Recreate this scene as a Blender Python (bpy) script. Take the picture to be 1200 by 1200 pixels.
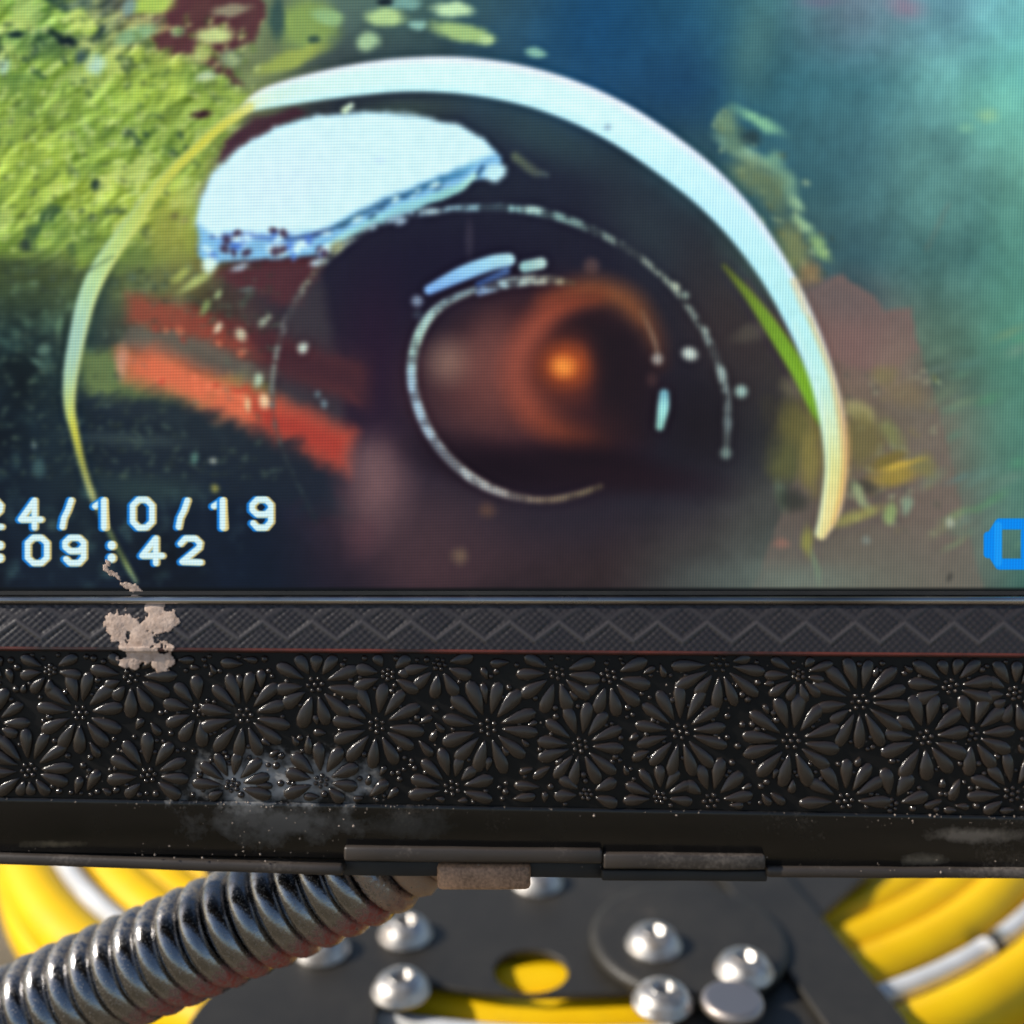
import bpy, bmesh, math, random
import numpy as np
from mathutils import Vector, Matrix

random.seed(7)
rng = np.random.default_rng(11)
scene = bpy.context.scene
for o in list(bpy.data.objects):
    bpy.data.objects.remove(o)

# ------------------------------------------------------------------ camera, sky, sun, exposure
PITCH = math.radians(12.0)
CAM_Z = 0.125                      # metres above the hub bracket's top face (z = 0)
D0 = 0.136                         # lens to screen
S = 0.127 / 1200                   # metres per reference unit at the screen
FOC = 0.5 / math.tan(math.radians(25.0))
cam_d = bpy.data.cameras.new('camera')
cam_d.sensor_width = 36
cam_d.angle = math.radians(50.0)
cam_d.clip_start = 0.002
cam_d.clip_end = 500
cam_d.dof.use_dof = True
cam_d.dof.focus_distance = D0 + 0.0045
cam_d.dof.aperture_fstop = cam_d.lens / 4.0
cam = bpy.data.objects.new('camera', cam_d)
cam.location = (0, 0, CAM_Z)
cam.rotation_euler = (math.radians(90) - PITCH, 0, 0)
scene.collection.objects.link(cam)
scene.camera = cam

SUN_EL, SUN_AZ = math.radians(34), math.radians(-94)     # azimuth from +Y towards +X
world = bpy.data.worlds.new('World')
scene.world = world
world.use_nodes = True
wn = world.node_tree
bgn = wn.nodes['Background']
sky = wn.nodes.new('ShaderNodeTexSky')
sky.sky_type = 'NISHITA'
sky.sun_disc = False
sky.sun_elevation = SUN_EL
sky.sun_rotation = SUN_AZ
wn.links.new(sky.outputs[0], bgn.inputs[0])
bgn.inputs[1].default_value = 0.12
sun_d = bpy.data.lights.new('sun', 'SUN')
sun_d.energy = 4.8
sun_d.angle = math.radians(0.5)
sun_d.color = (1.0, 0.94, 0.84)
sun = bpy.data.objects.new('sun', sun_d)
sdir = Vector((math.sin(SUN_AZ) * math.cos(SUN_EL), math.cos(SUN_AZ) * math.cos(SUN_EL), math.sin(SUN_EL)))
sun.rotation_euler = sdir.to_track_quat('Z', 'Y').to_euler()
scene.collection.objects.link(sun)
scene.view_settings.view_transform = 'Standard'
scene.view_settings.look = 'None'
scene.view_settings.exposure = 0.0
scene.view_settings.gamma = 1.0

# ------------------------------------------------------------------ helpers
C = scene.collection


def link(name, me, mat=None, parent=None, loc=(0, 0, 0), rot=(0, 0, 0), kind=None):
    o = bpy.data.objects.new(name, me)
    C.objects.link(o)
    o.location = loc
    o.rotation_euler = rot
    if mat is not None and not me.materials:
        me.materials.append(mat)
    if parent:
        o.parent = parent
    if kind:
        o['kind'] = kind
    return o


def empty(name, loc=(0, 0, 0), rot=(0, 0, 0)):
    o = bpy.data.objects.new(name, None)
    o.empty_display_size = 0.01
    C.objects.link(o)
    o.location = loc
    o.rotation_euler = rot
    return o


def tag(o, label, cat, group=None):
    o['label'] = label
    o['category'] = cat
    if group:
        o['group'] = group
    return o


def mesh(name, verts, faces, smooth=True):
    me = bpy.data.meshes.new(name)
    me.from_pydata([tuple(v) for v in verts], [], faces)
    me.validate()
    if smooth:
        me.polygons.foreach_set('use_smooth', [True] * len(me.polygons))
    me.update()
    return me


def bm_mesh(name, bm, smooth=False):
    bmesh.ops.recalc_face_normals(bm, faces=bm.faces)
    me = bpy.data.meshes.new(name)
    bm.to_mesh(me)
    bm.free()
    if smooth:
        me.polygons.foreach_set('use_smooth', [True] * len(me.polygons))
    return me


def grid_faces(nu, nv, wrap_u=False, wrap_v=False):
    f = []
    for i in range(nu if wrap_u else nu - 1):
        for j in range(nv if wrap_v else nv - 1):
            a, b = i, (i + 1) % nu
            c, d = j, (j + 1) % nv
            f.append((a * nv + c, b * nv + c, b * nv + d, a * nv + d))
    return f


def tube(points, radii, seg=10, closed=False):
    """Swept round tube through points (rotation-minimising frame)."""
    P = [Vector(p) for p in points]
    n = len(P)
    T = []
    for i in range(n):
        if closed:
            t = P[(i + 1) % n] - P[i - 1]
        else:
            t = P[min(i + 1, n - 1)] - P[max(i - 1, 0)]
        T.append(t.normalized())
    u = T[0].orthogonal().normalized()
    V = []
    for i in range(n):
        u = (u - T[i] * u.dot(T[i])).normalized()
        w = T[i].cross(u)
        r = radii[i] if hasattr(radii, '__len__') else radii
        for k in range(seg):
            a = 2 * math.pi * k / seg
            V.append(P[i] + (u * math.cos(a) + w * math.sin(a)) * r)
    F = grid_faces(n, seg, closed, True)
    if not closed:
        F.append(tuple(range(seg))[::-1])
        F.append(tuple((n - 1) * seg + k for k in range(seg)))
    return V, F


def fill_curve(name, loops, z0, z1, bevel):
    """A flat plate with holes: 2-D loops filled, thickened, edges rounded."""
    cu = bpy.data.curves.new(name, 'CURVE')
    cu.dimensions = '2D'
    cu.fill_mode = 'BOTH'
    cu.extrude = (z1 - z0) / 2 - bevel
    cu.bevel_depth = bevel
    cu.bevel_resolution = 2
    for lp in loops:
        sp = cu.splines.new('POLY')
        sp.points.add(len(lp) - 1)
        for p, q in zip(sp.points, lp):
            p.co = (q[0], q[1], 0, 1)
        sp.use_cyclic_u = True
    o = bpy.data.objects.new(name, cu)
    C.objects.link(o)
    dg = bpy.context.evaluated_depsgraph_get()
    me = bpy.data.meshes.new_from_object(o.evaluated_get(dg))
    bpy.data.objects.remove(o)
    bpy.data.curves.remove(cu)
    me.transform(Matrix.Translation((0, 0, (z0 + z1) / 2)))
    me.name = name
    return me


# ------------------------------------------------------------------ materials
def mat(name):
    m = bpy.data.materials.new(name)
    m.use_nodes = True
    nt = m.node_tree
    return m, nt, nt.nodes['Principled BSDF']


def N(nt, t, **kw):
    n = nt.nodes.new(t)
    for k, v in kw.items():
        if k in n.inputs.keys():
            n.inputs[k].default_value = v
        else:
            setattr(n, k, v)
    return n


def ramp(nt, src, stops):
    r = nt.nodes.new('ShaderNodeValToRGB')
    el = r.color_ramp.elements
    while len(el) < len(stops):
        el.new(0.5)
    for e, (p, c) in zip(el, stops):
        e.position = p
        e.color = c if len(c) == 4 else (*c, 1)
    nt.links.new(src, r.inputs[0])
    return r.outputs[0]


def noise(nt, scale, detail=4, rough=0.55, coord='Object', stretch=(1, 1, 1), dist=0):
    tc = nt.nodes.new('ShaderNodeTexCoord')
    mp = N(nt, 'ShaderNodeMapping')
    mp.inputs['Scale'].default_value = stretch
    nt.links.new(tc.outputs[coord], mp.inputs[0])
    n = N(nt, 'ShaderNodeTexNoise', Scale=scale, Detail=detail, Roughness=rough, Distortion=dist)
    nt.links.new(mp.outputs[0], n.inputs['Vector'])
    return n.outputs['Fac']


def mix(nt, fac, a, b):
    m = nt.nodes.new('ShaderNodeMix')
    m.data_type = 'RGBA'
    for s, v in ((0, fac), (6, a), (7, b)):
        if isinstance(v, (tuple, float, int)):
            m.inputs[s].default_value = v if not isinstance(v, tuple) else (*v, 1)
        else:
            nt.links.new(v, m.inputs[s])
    return m.outputs[2]


def math_n(nt, op, a, b=None):
    m = nt.nodes.new('ShaderNodeMath')
    m.operation = op
    for s, v in ((0, a), (1, b)):
        if v is None:
            continue
        if isinstance(v, (int, float)):
            m.inputs[s].default_value = v
        else:
            nt.links.new(v, m.inputs[s])
    return m.outputs[0]


def bump(nt, bs, h, strength, dist):
    b = N(nt, 'ShaderNodeBump', Strength=strength, Distance=dist)
    nt.links.new(h, b.inputs['Height'])
    nt.links.new(b.outputs[0], bs.inputs['Normal'])


def plastic(name, base, rough, dust_col=(0.30, 0.25, 0.21), dust=(0.62, 0.80), fine=2500, amount=0.5, patches=()):
    """Black moulded plastic with grime that gathers in patches."""
    m, nt, bs = mat(name)
    big = noise(nt, 55, 6, 0.62)
    fin = noise(nt, fine, 3, 0.6)
    s = math_n(nt, 'ADD', math_n(nt, 'MULTIPLY', big, 0.72), math_n(nt, 'MULTIPLY', fin, 0.28))
    f = math_n(nt, 'MULTIPLY', ramp(nt, s, [(dust[0], (0, 0, 0)), (dust[1], (1, 1, 1))]), amount)
    col = mix(nt, f, base, dust_col)
    for (cx, cy, rx, ry, pcol, pa) in patches:      # wiped-on dust with its own outline, reference units
        tc = nt.nodes.new('ShaderNodeTexCoord')
        mp = N(nt, 'ShaderNodeMapping')
        mp.vector_type = 'TEXTURE'
        mp.inputs['Location'].default_value = ((cx - 600) * S, -0.0015, (600 - cy) * S)
        mp.inputs['Scale'].default_value = (rx * S, 0.01, ry * S)
        nt.links.new(tc.outputs['Object'], mp.inputs[0])
        ln = nt.nodes.new('ShaderNodeVectorMath'); ln.operation = 'LENGTH'
        nt.links.new(mp.outputs[0], ln.inputs[0])
        md = noise(nt, 420, 5, 0.65)
        v = math_n(nt, 'SUBTRACT', math_n(nt, 'MULTIPLY', md, 2.0), ln.outputs['Value'])
        v = math_n(nt, 'MULTIPLY', ramp(nt, v, [(0.05, (0, 0, 0)), (0.75, (1, 1, 1))]), pa)
        col = mix(nt, v, col, pcol)
    nt.links.new(col, bs.inputs['Base Color'])
    r = ramp(nt, noise(nt, 120, 5, 0.6), [(0.3, (rough - 0.08,) * 3), (0.7, (rough + 0.14,) * 3)])
    nt.links.new(r, bs.inputs['Roughness'])
    bump(nt, bs, noise(nt, 4200, 2, 0.5), 0.12, 0.00008)
    return m


M = {}
PATCH = [(325, 908, 130, 40, (0.42, 0.41, 0.40), 0.9), (330, 958, 110, 30, (0.16, 0.16, 0.16), 0.6), (1135, 974, 60, 12, (0.22, 0.19, 0.16), 0.8),
         (1075, 1004, 34, 9, (0.18, 0.16, 0.13), 0.8), (70, 986, 46, 6, (0.20, 0.17, 0.12), 0.7), (480, 960, 60, 22, (0.08, 0.08, 0.08), 0.5)]
M['black_plastic'] = plastic('black_plastic', (0.006, 0.0052, 0.0048), 0.42, patches=PATCH)  # darker than the petals: shade in the gaps is put into the colour
M['black_plastic'].node_tree.nodes['Principled BSDF'].inputs['Specular IOR Level'].default_value = 0.25
M['petal_plastic'] = plastic('petal_plastic', (0.026, 0.0185, 0.0145), 0.17, amount=0.3)
pb = M['petal_plastic'].node_tree.nodes['Principled BSDF']
pb.inputs['Coat Weight'].default_value = 0.3
pb.inputs['Coat Roughness'].default_value = 0.12
M['gloss_black'] = plastic('gloss_black', (0.009, 0.0085, 0.008), 0.18, amount=0.35, dust=(0.56, 0.74), patches=PATCH)
M['lip_plastic'] = plastic('lip_plastic', (0.05, 0.039, 0.032), 0.42, amount=0.75, dust=(0.50, 0.72))
M['dusty_sunlit_tab'] = plastic('dusty_sunlit_tab', (0.10, 0.06, 0.04), 0.35, dust_col=(0.75, 0.44, 0.27), amount=0.95, dust=(0.34, 0.56))  # dust turned orange and pale, so warm sun is painted into it
M['band_plastic'] = plastic('band_plastic', (0.026, 0.021, 0.021), 0.34, amount=0.3)
nt = M['band_plastic'].node_tree
bs = nt.nodes['Principled BSDF']
rib_att = N(nt, 'ShaderNodeAttribute', attribute_name='rib_tone')
src = bs.inputs['Base Color'].links[0].from_socket
nt.links.new(mix(nt, math_n(nt, 'MULTIPLY', rib_att.outputs['Fac'], 0.55), src, (0.13, 0.115, 0.115)), bs.inputs['Base Color'])  # ribs and dots paler than the ground between them
m, nt, bs = mat('red_trim'); M['red_trim'] = m
nt.links.new(ramp(nt, noise(nt, 90, 4), [(0.35, (0.02, 0.014, 0.013)), (0.6, (0.13, 0.03, 0.02))]), bs.inputs['Base Color'])
bs.inputs['Roughness'].default_value = 0.35
m, nt, bs = mat('polished_bead'); M['bead'] = m
bs.inputs['Metallic'].default_value = 1
nt.links.new(ramp(nt, noise(nt, 14, 3, 0.5, stretch=(1, .1, .1)), [(0.40, (0.14, 0.135, 0.13)), (0.58, (0.70, 0.69, 0.68))]), bs.inputs['Base Color'])
nt.links.new(ramp(nt, noise(nt, 300, 3), [(0.3, (0.15,) * 3), (0.7, (0.30,) * 3)]), bs.inputs['Roughness'])
m, nt, bs = mat('worn_plate'); M['worn_plate'] = m
nt.links.new(ramp(nt, noise(nt, 120, 4, 0.6), [(0.35, (0.035, 0.030, 0.024)), (0.7, (0.12, 0.095, 0.07))]), bs.inputs['Base Color'])
bs.inputs['Roughness'].default_value = 0.5
m, nt, bs = mat('dried_mud'); M['mud'] = m
nt.links.new(ramp(nt, noise(nt, 900, 5, 0.7), [(0.3, (0.42, 0.29, 0.22)), (0.7, (0.78, 0.60, 0.49))]), bs.inputs['Base Color'])
bs.inputs['Roughness'].default_value = 0.95
bump(nt, bs, noise(nt, 2600, 4, 0.7), 0.6, 0.0002)
m, nt, bs = mat('grey_dust'); M['dust'] = m
nt.links.new(ramp(nt, noise(nt, 300, 3), [(0.35, (0.22, 0.18, 0.15)), (0.65, (0.50, 0.40, 0.33))]), bs.inputs['Base Color'])
bs.inputs['Roughness'].default_value = 0.9
m, nt, bs = mat('chromed_steel'); M['chrome'] = m
bs.inputs['Metallic'].default_value = 1
nt.links.new(ramp(nt, noise(nt, 260, 5, 0.65), [(0.35, (0.40, 0.375, 0.35)), (0.65, (0.74, 0.71, 0.68))]), bs.inputs['Base Color'])
nt.links.new(ramp(nt, noise(nt, 500, 4), [(0.3, (0.36,) * 3), (0.7, (0.55,) * 3)]), bs.inputs['Roughness'])
gp = nt.nodes.new('ShaderNodeNewGeometry')
gn = N(nt, 'ShaderNodeTexNoise', Scale=330.0, Detail=5.0, Roughness=0.65)
nt.links.new(gp.outputs['Position'], gn.inputs['Vector'])
gr = ramp(nt, gn.outputs['Fac'], [(0.50, (0, 0, 0)), (0.66, (1, 1, 1))])
src = bs.inputs['Base Color'].links[0].from_socket
nt.links.new(mix(nt, math_n(nt, 'MULTIPLY', gr, 0.8), src, (0.17, 0.12, 0.085)), bs.inputs['Base Color'])
nt.links.new(math_n(nt, 'SUBTRACT', 1.0, math_n(nt, 'MULTIPLY', gr, 0.7)), bs.inputs['Metallic'])
m, nt, bs = mat('dull_steel'); M['dull_steel'] = m
bs.inputs['Metallic'].default_value = 1
bs.inputs['Base Color'].default_value = (0.5, 0.44, 0.41, 1)
bs.inputs['Roughness'].default_value = 0.5
# spring: dark chromed wire, dusty on its upper side, a red reflection painted on the lower right of each turn
m, nt, bs = mat('spring_steel'); M['spring'] = m
geo = nt.nodes.new('ShaderNodeNewGeometry')
att = N(nt, 'ShaderNodeAttribute', attribute_name='turn_side')
dn = noise(nt, 1500, 4, 0.7)
sep = nt.nodes.new('ShaderNodeSeparateColor')
nt.links.new(att.outputs['Color'], sep.inputs[0])
dusty = ramp(nt, math_n(nt, 'MULTIPLY', math_n(nt, 'ADD', sep.outputs[0], 0.12), dn), [(0.36, (0, 0, 0)), (0.72, (0.9, 0.9, 0.9))])
red = ramp(nt, math_n(nt, 'MULTIPLY', sep.outputs[1], dn), [(0.20, (0, 0, 0)), (0.40, (1, 1, 1))])
mud = ramp(nt, math_n(nt, 'MULTIPLY', sep.outputs[2], dn), [(0.28, (0, 0, 0)), (0.45, (1, 1, 1))])
c1 = mix(nt, dusty, (0.28, 0.28, 0.29), (0.32, 0.27, 0.21))
c2 = mix(nt, math_n(nt, 'MULTIPLY', red, 0.9), c1, (0.36, 0.04, 0.02))
spk = ramp(nt, noise(nt, 4200, 2, 0.6), [(0.60, (0, 0, 0)), (0.68, (1, 1, 1))])
c3 = mix(nt, math_n(nt, 'MULTIPLY', spk, 0.7), mix(nt, mud, c2, (0.36, 0.24, 0.17)), (0.42, 0.36, 0.29))
nt.links.new(c3, bs.inputs['Base Color'])
mx = math_n(nt, 'MAXIMUM', math_n(nt, 'MAXIMUM', dusty, red), math_n(nt, 'MAXIMUM', mud, math_n(nt, 'MULTIPLY', spk, 0.7)))
nt.links.new(math_n(nt, 'SUBTRACT', 1.0, mx), bs.inputs['Metallic'])
rr = ramp(nt, noise(nt, 900, 3), [(0.3, (0.07,) * 3), (0.7, (0.18,) * 3)])
nt.links.new(math_n(nt, 'ADD', rr, math_n(nt, 'MULTIPLY', mx, 0.5)), bs.inputs['Roughness'])
bump(nt, bs, dn, 0.25, 0.0002)
m, nt, bs = mat('yellow_cable'); M['yellow'] = m
nt.links.new(ramp(nt, noise(nt, 60, 5, 0.6), [(0.3, (0.88, 0.51, 0.0)), (0.7, (0.96, 0.60, 0.002))]), bs.inputs['Base Color'])
bs.inputs['Roughness'].default_value = 0.5
bs.inputs['Specular IOR Level'].default_value = 0.25
yn = ramp(nt, math_n(nt, 'ADD', math_n(nt, 'MULTIPLY', noise(nt, 34, 5, 0.7), 0.7), math_n(nt, 'MULTIPLY', noise(nt, 260, 3), 0.3)), [(0.52, (0, 0, 0)), (0.72, (1, 1, 1))])
src = bs.inputs['Base Color'].links[0].from_socket
nt.links.new(mix(nt, math_n(nt, 'MULTIPLY', yn, 0.28), src, (0.42, 0.25, 0.05)), bs.inputs['Base Color'])
m, nt, bs = mat('white_tube'); M['white_tube'] = m
nt.links.new(ramp(nt, noise(nt, 80, 4), [(0.35, (0.60, 0.60, 0.60)), (0.7, (0.80, 0.80, 0.80))]), bs.inputs['Base Color'])
bs.inputs['Roughness'].default_value = 0.22
bs.inputs['Coat Weight'].default_value = 0.6
m, nt, bs = mat('painted_plate'); M['plate'] = m
pn = ramp(nt, math_n(nt, 'ADD', math_n(nt, 'MULTIPLY', noise(nt, 35, 5, 0.6), 0.7), math_n(nt, 'MULTIPLY', noise(nt, 420, 3), 0.3)),
          [(0.35, (0.022, 0.019, 0.015)), (0.60, (0.037, 0.032, 0.025)), (0.78, (0.10, 0.08, 0.06))])
nt.links.new(pn, bs.inputs['Base Color'])
bs.inputs['Roughness'].default_value = 0.5
bump(nt, bs, noise(nt, 1800, 3), 0.2, 0.0002)
m, nt, bs = mat('dark_rubber'); M['rubber'] = m
nt.links.new(ramp(nt, noise(nt, 80, 4), [(0.3, (0.012, 0.012, 0.012)), (0.7, (0.03, 0.028, 0.026))]), bs.inputs['Base Color'])
bs.inputs['Roughness'].default_value = 0.6
m, nt, bs = mat('ground'); M['ground'] = m
g1 = ramp(nt, noise(nt, 9, 6, 0.65), [(0.35, (0.10, 0.10, 0.04)), (0.5, (0.30, 0.23, 0.14)), (0.66, (0.55, 0.44, 0.30))])
g2 = ramp(nt, noise(nt, 120, 4, 0.7), [(0.35, (0.55, 0.55, 0.55)), (0.65, (1, 1, 1))])
mm = nt.nodes.new('ShaderNodeMix'); mm.data_type = 'RGBA'; mm.blend_type = 'MULTIPLY'; mm.inputs[0].default_value = 1
nt.links.new(g1, mm.inputs[6]); nt.links.new(g2, mm.inputs[7])
nt.links.new(mm.outputs[2], bs.inputs['Base Color'])
bs.inputs['Roughness'].default_value = 0.95
bump(nt, bs, noise(nt, 140, 6, 0.7), 0.8, 0.01)

# ------------------------------------------------------------------ the picture the screen shows, with a reflection painted over it
TS = 1.25
X0, X1, Y0, Y1 = -130, 1330, -130, 694
W, H = int((X1 - X0) * TS), int((Y1 - Y0) * TS)
gx = (np.arange(W) + 0.5) / TS + X0
gy = (np.arange(H) + 0.5) / TS + Y0


def vnoise(period, octaves=3, gain=0.5, seed=0, sx=1.0, sy=1.0, rot=0.0):
    r = np.random.default_rng(seed)
    c, s = math.cos(rot), math.sin(rot)
    XX, YY = np.meshgrid(gx, gy)
    U, V = (XX * c + YY * s) / sx, (-XX * s + YY * c) / sy
    out = np.zeros((H, W), np.float32)
    amp, tot = 1.0, 0.0
    for o in range(octaves):
        p = period / 2 ** o
        T = r.random((256, 256)).astype(np.float32)
        u, v = U / p + 500.3, V / p + 500.7
        iu, iv = np.floor(u).astype(int), np.floor(v).astype(int)
        fu, fv = (u - iu).astype(np.float32), (v - iv).astype(np.float32)
        fu, fv = fu * fu * (3 - 2 * fu), fv * fv * (3 - 2 * fv)
        iu0, iu1, iv0, iv1 = iu % 256, (iu + 1) % 256, iv % 256, (iv + 1) % 256
        out += amp * ((T[iv0, iu0] * (1 - fu) + T[iv0, iu1] * fu) * (1 - fv) + (T[iv1, iu0] * (1 - fu) + T[iv1, iu1] * fu) * fv)
        tot += amp
        amp *= gain
    return out / tot


def blur(a, r):
    """Gaussian blur of radius r (reference units)."""
    sg = r * TS
    k = int(sg * 3) + 1
    w = np.exp(-0.5 * (np.arange(-k, k + 1) / sg) ** 2)
    w /= w.sum()
    for ax in (0, 1):
        pad = [(0, 0)] * a.ndim
        pad[ax] = (k, k)
        p = np.pad(a, pad, mode='edge')
        o = np.zeros_like(a)
        for i, wi in enumerate(w):
            sl = [slice(None)] * a.ndim
            sl[ax] = slice(i, i + a.shape[ax])
            o += wi * p[tuple(sl)]
        a = o
    return a


G = {  # colours of the picture, reflected tints included, on a coarse net, columns x = -100 ... 1300
    -100: "70,90,60 90,120,60 60,75,60 90,70,65 80,100,75 90,120,100 70,110,105 40,80,105 25,75,115 30,85,120 55,115,130 90,125,145 85,155,170 90,175,180 90,175,180",
    0: "110,150,70 118,158,78 74,98,84 100,76,76 96,112,84 90,118,106 70,104,100 48,88,108 28,84,124 34,90,122 62,120,130 96,128,148 88,156,172 88,172,176 88,172,176",
    100: "150,186,92 152,188,92 164,194,84 152,178,90 122,138,90 52,64,70 44,62,74 42,82,106 28,74,110 30,76,110 48,108,124 50,116,130 76,150,150 82,176,166 82,176,166",
    200: "140,180,80 142,180,80 150,180,72 148,162,78 80,60,64 50,60,72 40,54,70 36,50,66 36,50,66 48,80,90 46,96,110 58,114,120 70,134,130 86,162,146 86,162,146",
    300: "84,104,58 88,108,58 104,124,66 112,116,70 72,54,60 40,36,56 28,26,48 28,26,46 30,28,42 44,48,54 66,98,94 50,94,104 64,120,116 66,136,126 66,136,126",
    400: "28,46,48 28,46,48 46,66,60 92,74,58 86,66,60 50,34,48 40,28,42 60,36,40 50,32,32 48,38,36 72,66,58 128,96,92 84,120,102 76,146,126 76,146,126",
    500: "22,36,48 22,38,50 30,46,52 54,62,56 58,60,56 66,36,46 46,24,40 40,24,36 34,20,30 28,22,26 64,64,46 112,106,76 108,108,94 76,130,116 76,130,116",
    600: "18,32,48 18,32,48 28,42,50 22,34,50 18,28,46 52,38,52 70,46,54 62,42,46 56,40,42 60,54,54 74,76,72 94,90,78 110,104,94 86,130,116 86,130,116",
    700: "14,26,44 14,26,44 15,28,46 14,26,46 12,24,44 34,26,42 60,40,48 50,36,42 50,38,40 66,68,66 94,106,98 110,112,98 112,104,94 62,110,100 62,110,100",
}
ctl = np.array([[[float(v) for v in c.split(',')] for c in G[k].split()] for k in sorted(G)], np.float32)   # 9 x 15 x 3


def interp(a, q, ax):
    q = np.clip(q, 0, a.shape[ax] - 1.001)
    i = np.floor(q).astype(int)
    f = q - i
    f = f * f * (3 - 2 * f) * 0.6 + f * 0.4
    sh = [1, 1, 1]
    sh[ax] = len(q)
    f = f.reshape(sh)
    return np.take(a, i, ax) * (1 - f) + np.take(a, i + 1, ax) * f


img = interp(interp(ctl, (gy + 100) / 100, 0), (gx + 100) / 100, 1).astype(np.float32)
XX, YY = np.meshgrid(gx.astype(np.float32), gy.astype(np.float32))
n_big, n_mid, n_fine = vnoise(70, 4, 0.55, 1), vnoise(22, 3, 0.55, 2), vnoise(7, 2, 0.6, 3)
n_drop = vnoise(11, 2, 0.6, 17)
n_leaf = vnoise(26, 3, 0.6, 4, sx=1.5, sy=0.55, rot=math.radians(-38))


def over(a, col):
    global img
    a = a[..., None]
    img = img * (1 - a) + np.asarray(col, np.float32) * a


def box_of(x0, y0, x1, y1):
    i0, i1 = max(0, int((x0 - X0) * TS)), min(W, int((x1 - X0) * TS) + 1)
    j0, j1 = max(0, int((y0 - Y0) * TS)), min(H, int((y1 - Y0) * TS) + 1)
    return slice(j0, max(j1, j0)), slice(i0, max(i1, i0))


def sstep(a, b, x):
    t = np.clip((x - a) / (b - a), 0, 1)
    return t * t * (3 - 2 * t)


def paint(sl, a, col):
    a = a[..., None]
    img[sl] = img[sl] * (1 - a) + np.asarray(col, np.float32) * a


def blob(x, y, rx, ry, col, rot=0.0, soft=0.5, alpha=1.0, wob=0.0):
    R = max(rx, ry) * 1.6 + 4
    sl = box_of(x - R, y - R, x + R, y + R)
    c, s = math.cos(math.radians(rot)), math.sin(math.radians(rot))
    dx, dy = XX[sl] - x, YY[sl] - y
    d = np.hypot((dx * c + dy * s) / rx, (-dx * s + dy * c) / ry)
    if wob:
        d = d + wob * (n_mid[sl] - 0.5) * 2
    paint(sl, sstep(1 + soft * 0.5, 1 - soft, d) * alpha, col)


def poly(pts, col, soft=3.0, alpha=1.0, wob=0.0, tex=0.0):
    P = np.array(pts, np.float32)
    m = soft * 3 + 12 + wob
    sl = box_of(P[:, 0].min() - m, P[:, 1].min() - m, P[:, 0].max() + m, P[:, 1].max() + m)
    x, y = XX[sl], YY[sl]
    if wob:
        x = x + wob * (n_mid[sl] - 0.5) * 2
        y = y + wob * (n_leaf[sl] - 0.5) * 2
    ins = np.zeros(x.shape, bool)
    dmin = np.full(x.shape, 1e9, np.float32)
    for k in range(len(P)):
        a, b = P[k], P[(k + 1) % len(P)]
        cond = (a[1] > y) != (b[1] > y)
        ins ^= cond & (x < (b[0] - a[0]) * (y - a[1]) / (b[1] - a[1] + 1e-9) + a[0])
        ab = b - a
        t = np.clip(((x - a[0]) * ab[0] + (y - a[1]) * ab[1]) / (ab @ ab + 1e-9), 0, 1)
        dmin = np.minimum(dmin, np.hypot(x - a[0] - t * ab[0], y - a[1] - t * ab[1]))
    sd = np.where(ins, dmin, -dmin)
    a = sstep(-soft, soft, sd) * alpha
    if tex:
        a = a * np.clip(1 - tex + tex * 2 * n_leaf[sl], 0, 1)
    paint(sl, a, col)


def smooth_pts(pts, n=8):
    P = np.array(pts, np.float32)
    out = []
    for i in range(len(P) - 1):
        p0, p1, p2, p3 = P[max(i - 1, 0)], P[i], P[i + 1], P[min(i + 2, len(P) - 1)]
        for t in np.linspace(0, 1, n, endpoint=False):
            out.append(0.5 * (2 * p1 + (p2 - p0) * t + (2 * p0 - 5 * p1 + 4 * p2 - p3) * t * t + (3 * p1 - p0 - 3 * p2 + p3) * t ** 3))
    out.append(P[-1])
    return np.array(out)


def stroke(pts, soft=1.5, alpha=1.0, edge=None, sm=True, bead_=0.0):
    """pts: (x, y, half-width, r, g, b). edge = (colour, side) tints one side of the line."""
    P = smooth_pts(pts) if sm else np.array(pts, np.float32)
    m = P[:, 2].max() + soft * 2 + 3
    sl = box_of(P[:, 0].min() - m, P[:, 1].min() - m, P[:, 0].max() + m, P[:, 1].max() + m)
    x, y = XX[sl], YY[sl]
    best = np.full(x.shape, 1e9, np.float32)
    col = np.zeros(x.shape + (3,), np.float32)
    side = np.zeros(x.shape, np.float32)
    for k in range(len(P) - 1):
        a, b = P[k], P[k + 1]
        ab = b[:2] - a[:2]
        t = np.clip(((x - a[0]) * ab[0] + (y - a[1]) * ab[1]) / (ab @ ab + 1e-9), 0, 1)
        wv = a[2] + (b[2] - a[2]) * t
        ex, ey = x - a[0] - t * ab[0], y - a[1] - t * ab[1]
        d = np.hypot(ex, ey) - wv
        mk = d < best
        best = np.where(mk, d, best)
        cc = a[3:6] + (b[3:6] - a[3:6]) * t[..., None]
        col = np.where(mk[..., None], cc, col)
        sgn = (ab[0] * ey - ab[1] * ex) / (np.hypot(*ab) + 1e-6) / np.maximum(wv, 0.5)
        side = np.where(mk, sgn, side)
    if edge is not None:
        for ecol, sd, w in edge:
            e = (sstep(0.35, 1.0, side * sd) * w)[..., None]
            col = col * (1 - e) + np.asarray(ecol, np.float32) * e
    a_ = sstep(soft, -soft, best) * alpha
    if bead_:
        nb = sstep(0.36, 0.62, n_drop[sl])
        a_ = a_ * (1 - bead_ + bead_ * nb)
        col = col * (0.85 + 0.45 * bead_ * nb)[..., None]
    paint(sl, a_, col)


R2 = np.random.default_rng(5)
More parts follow.
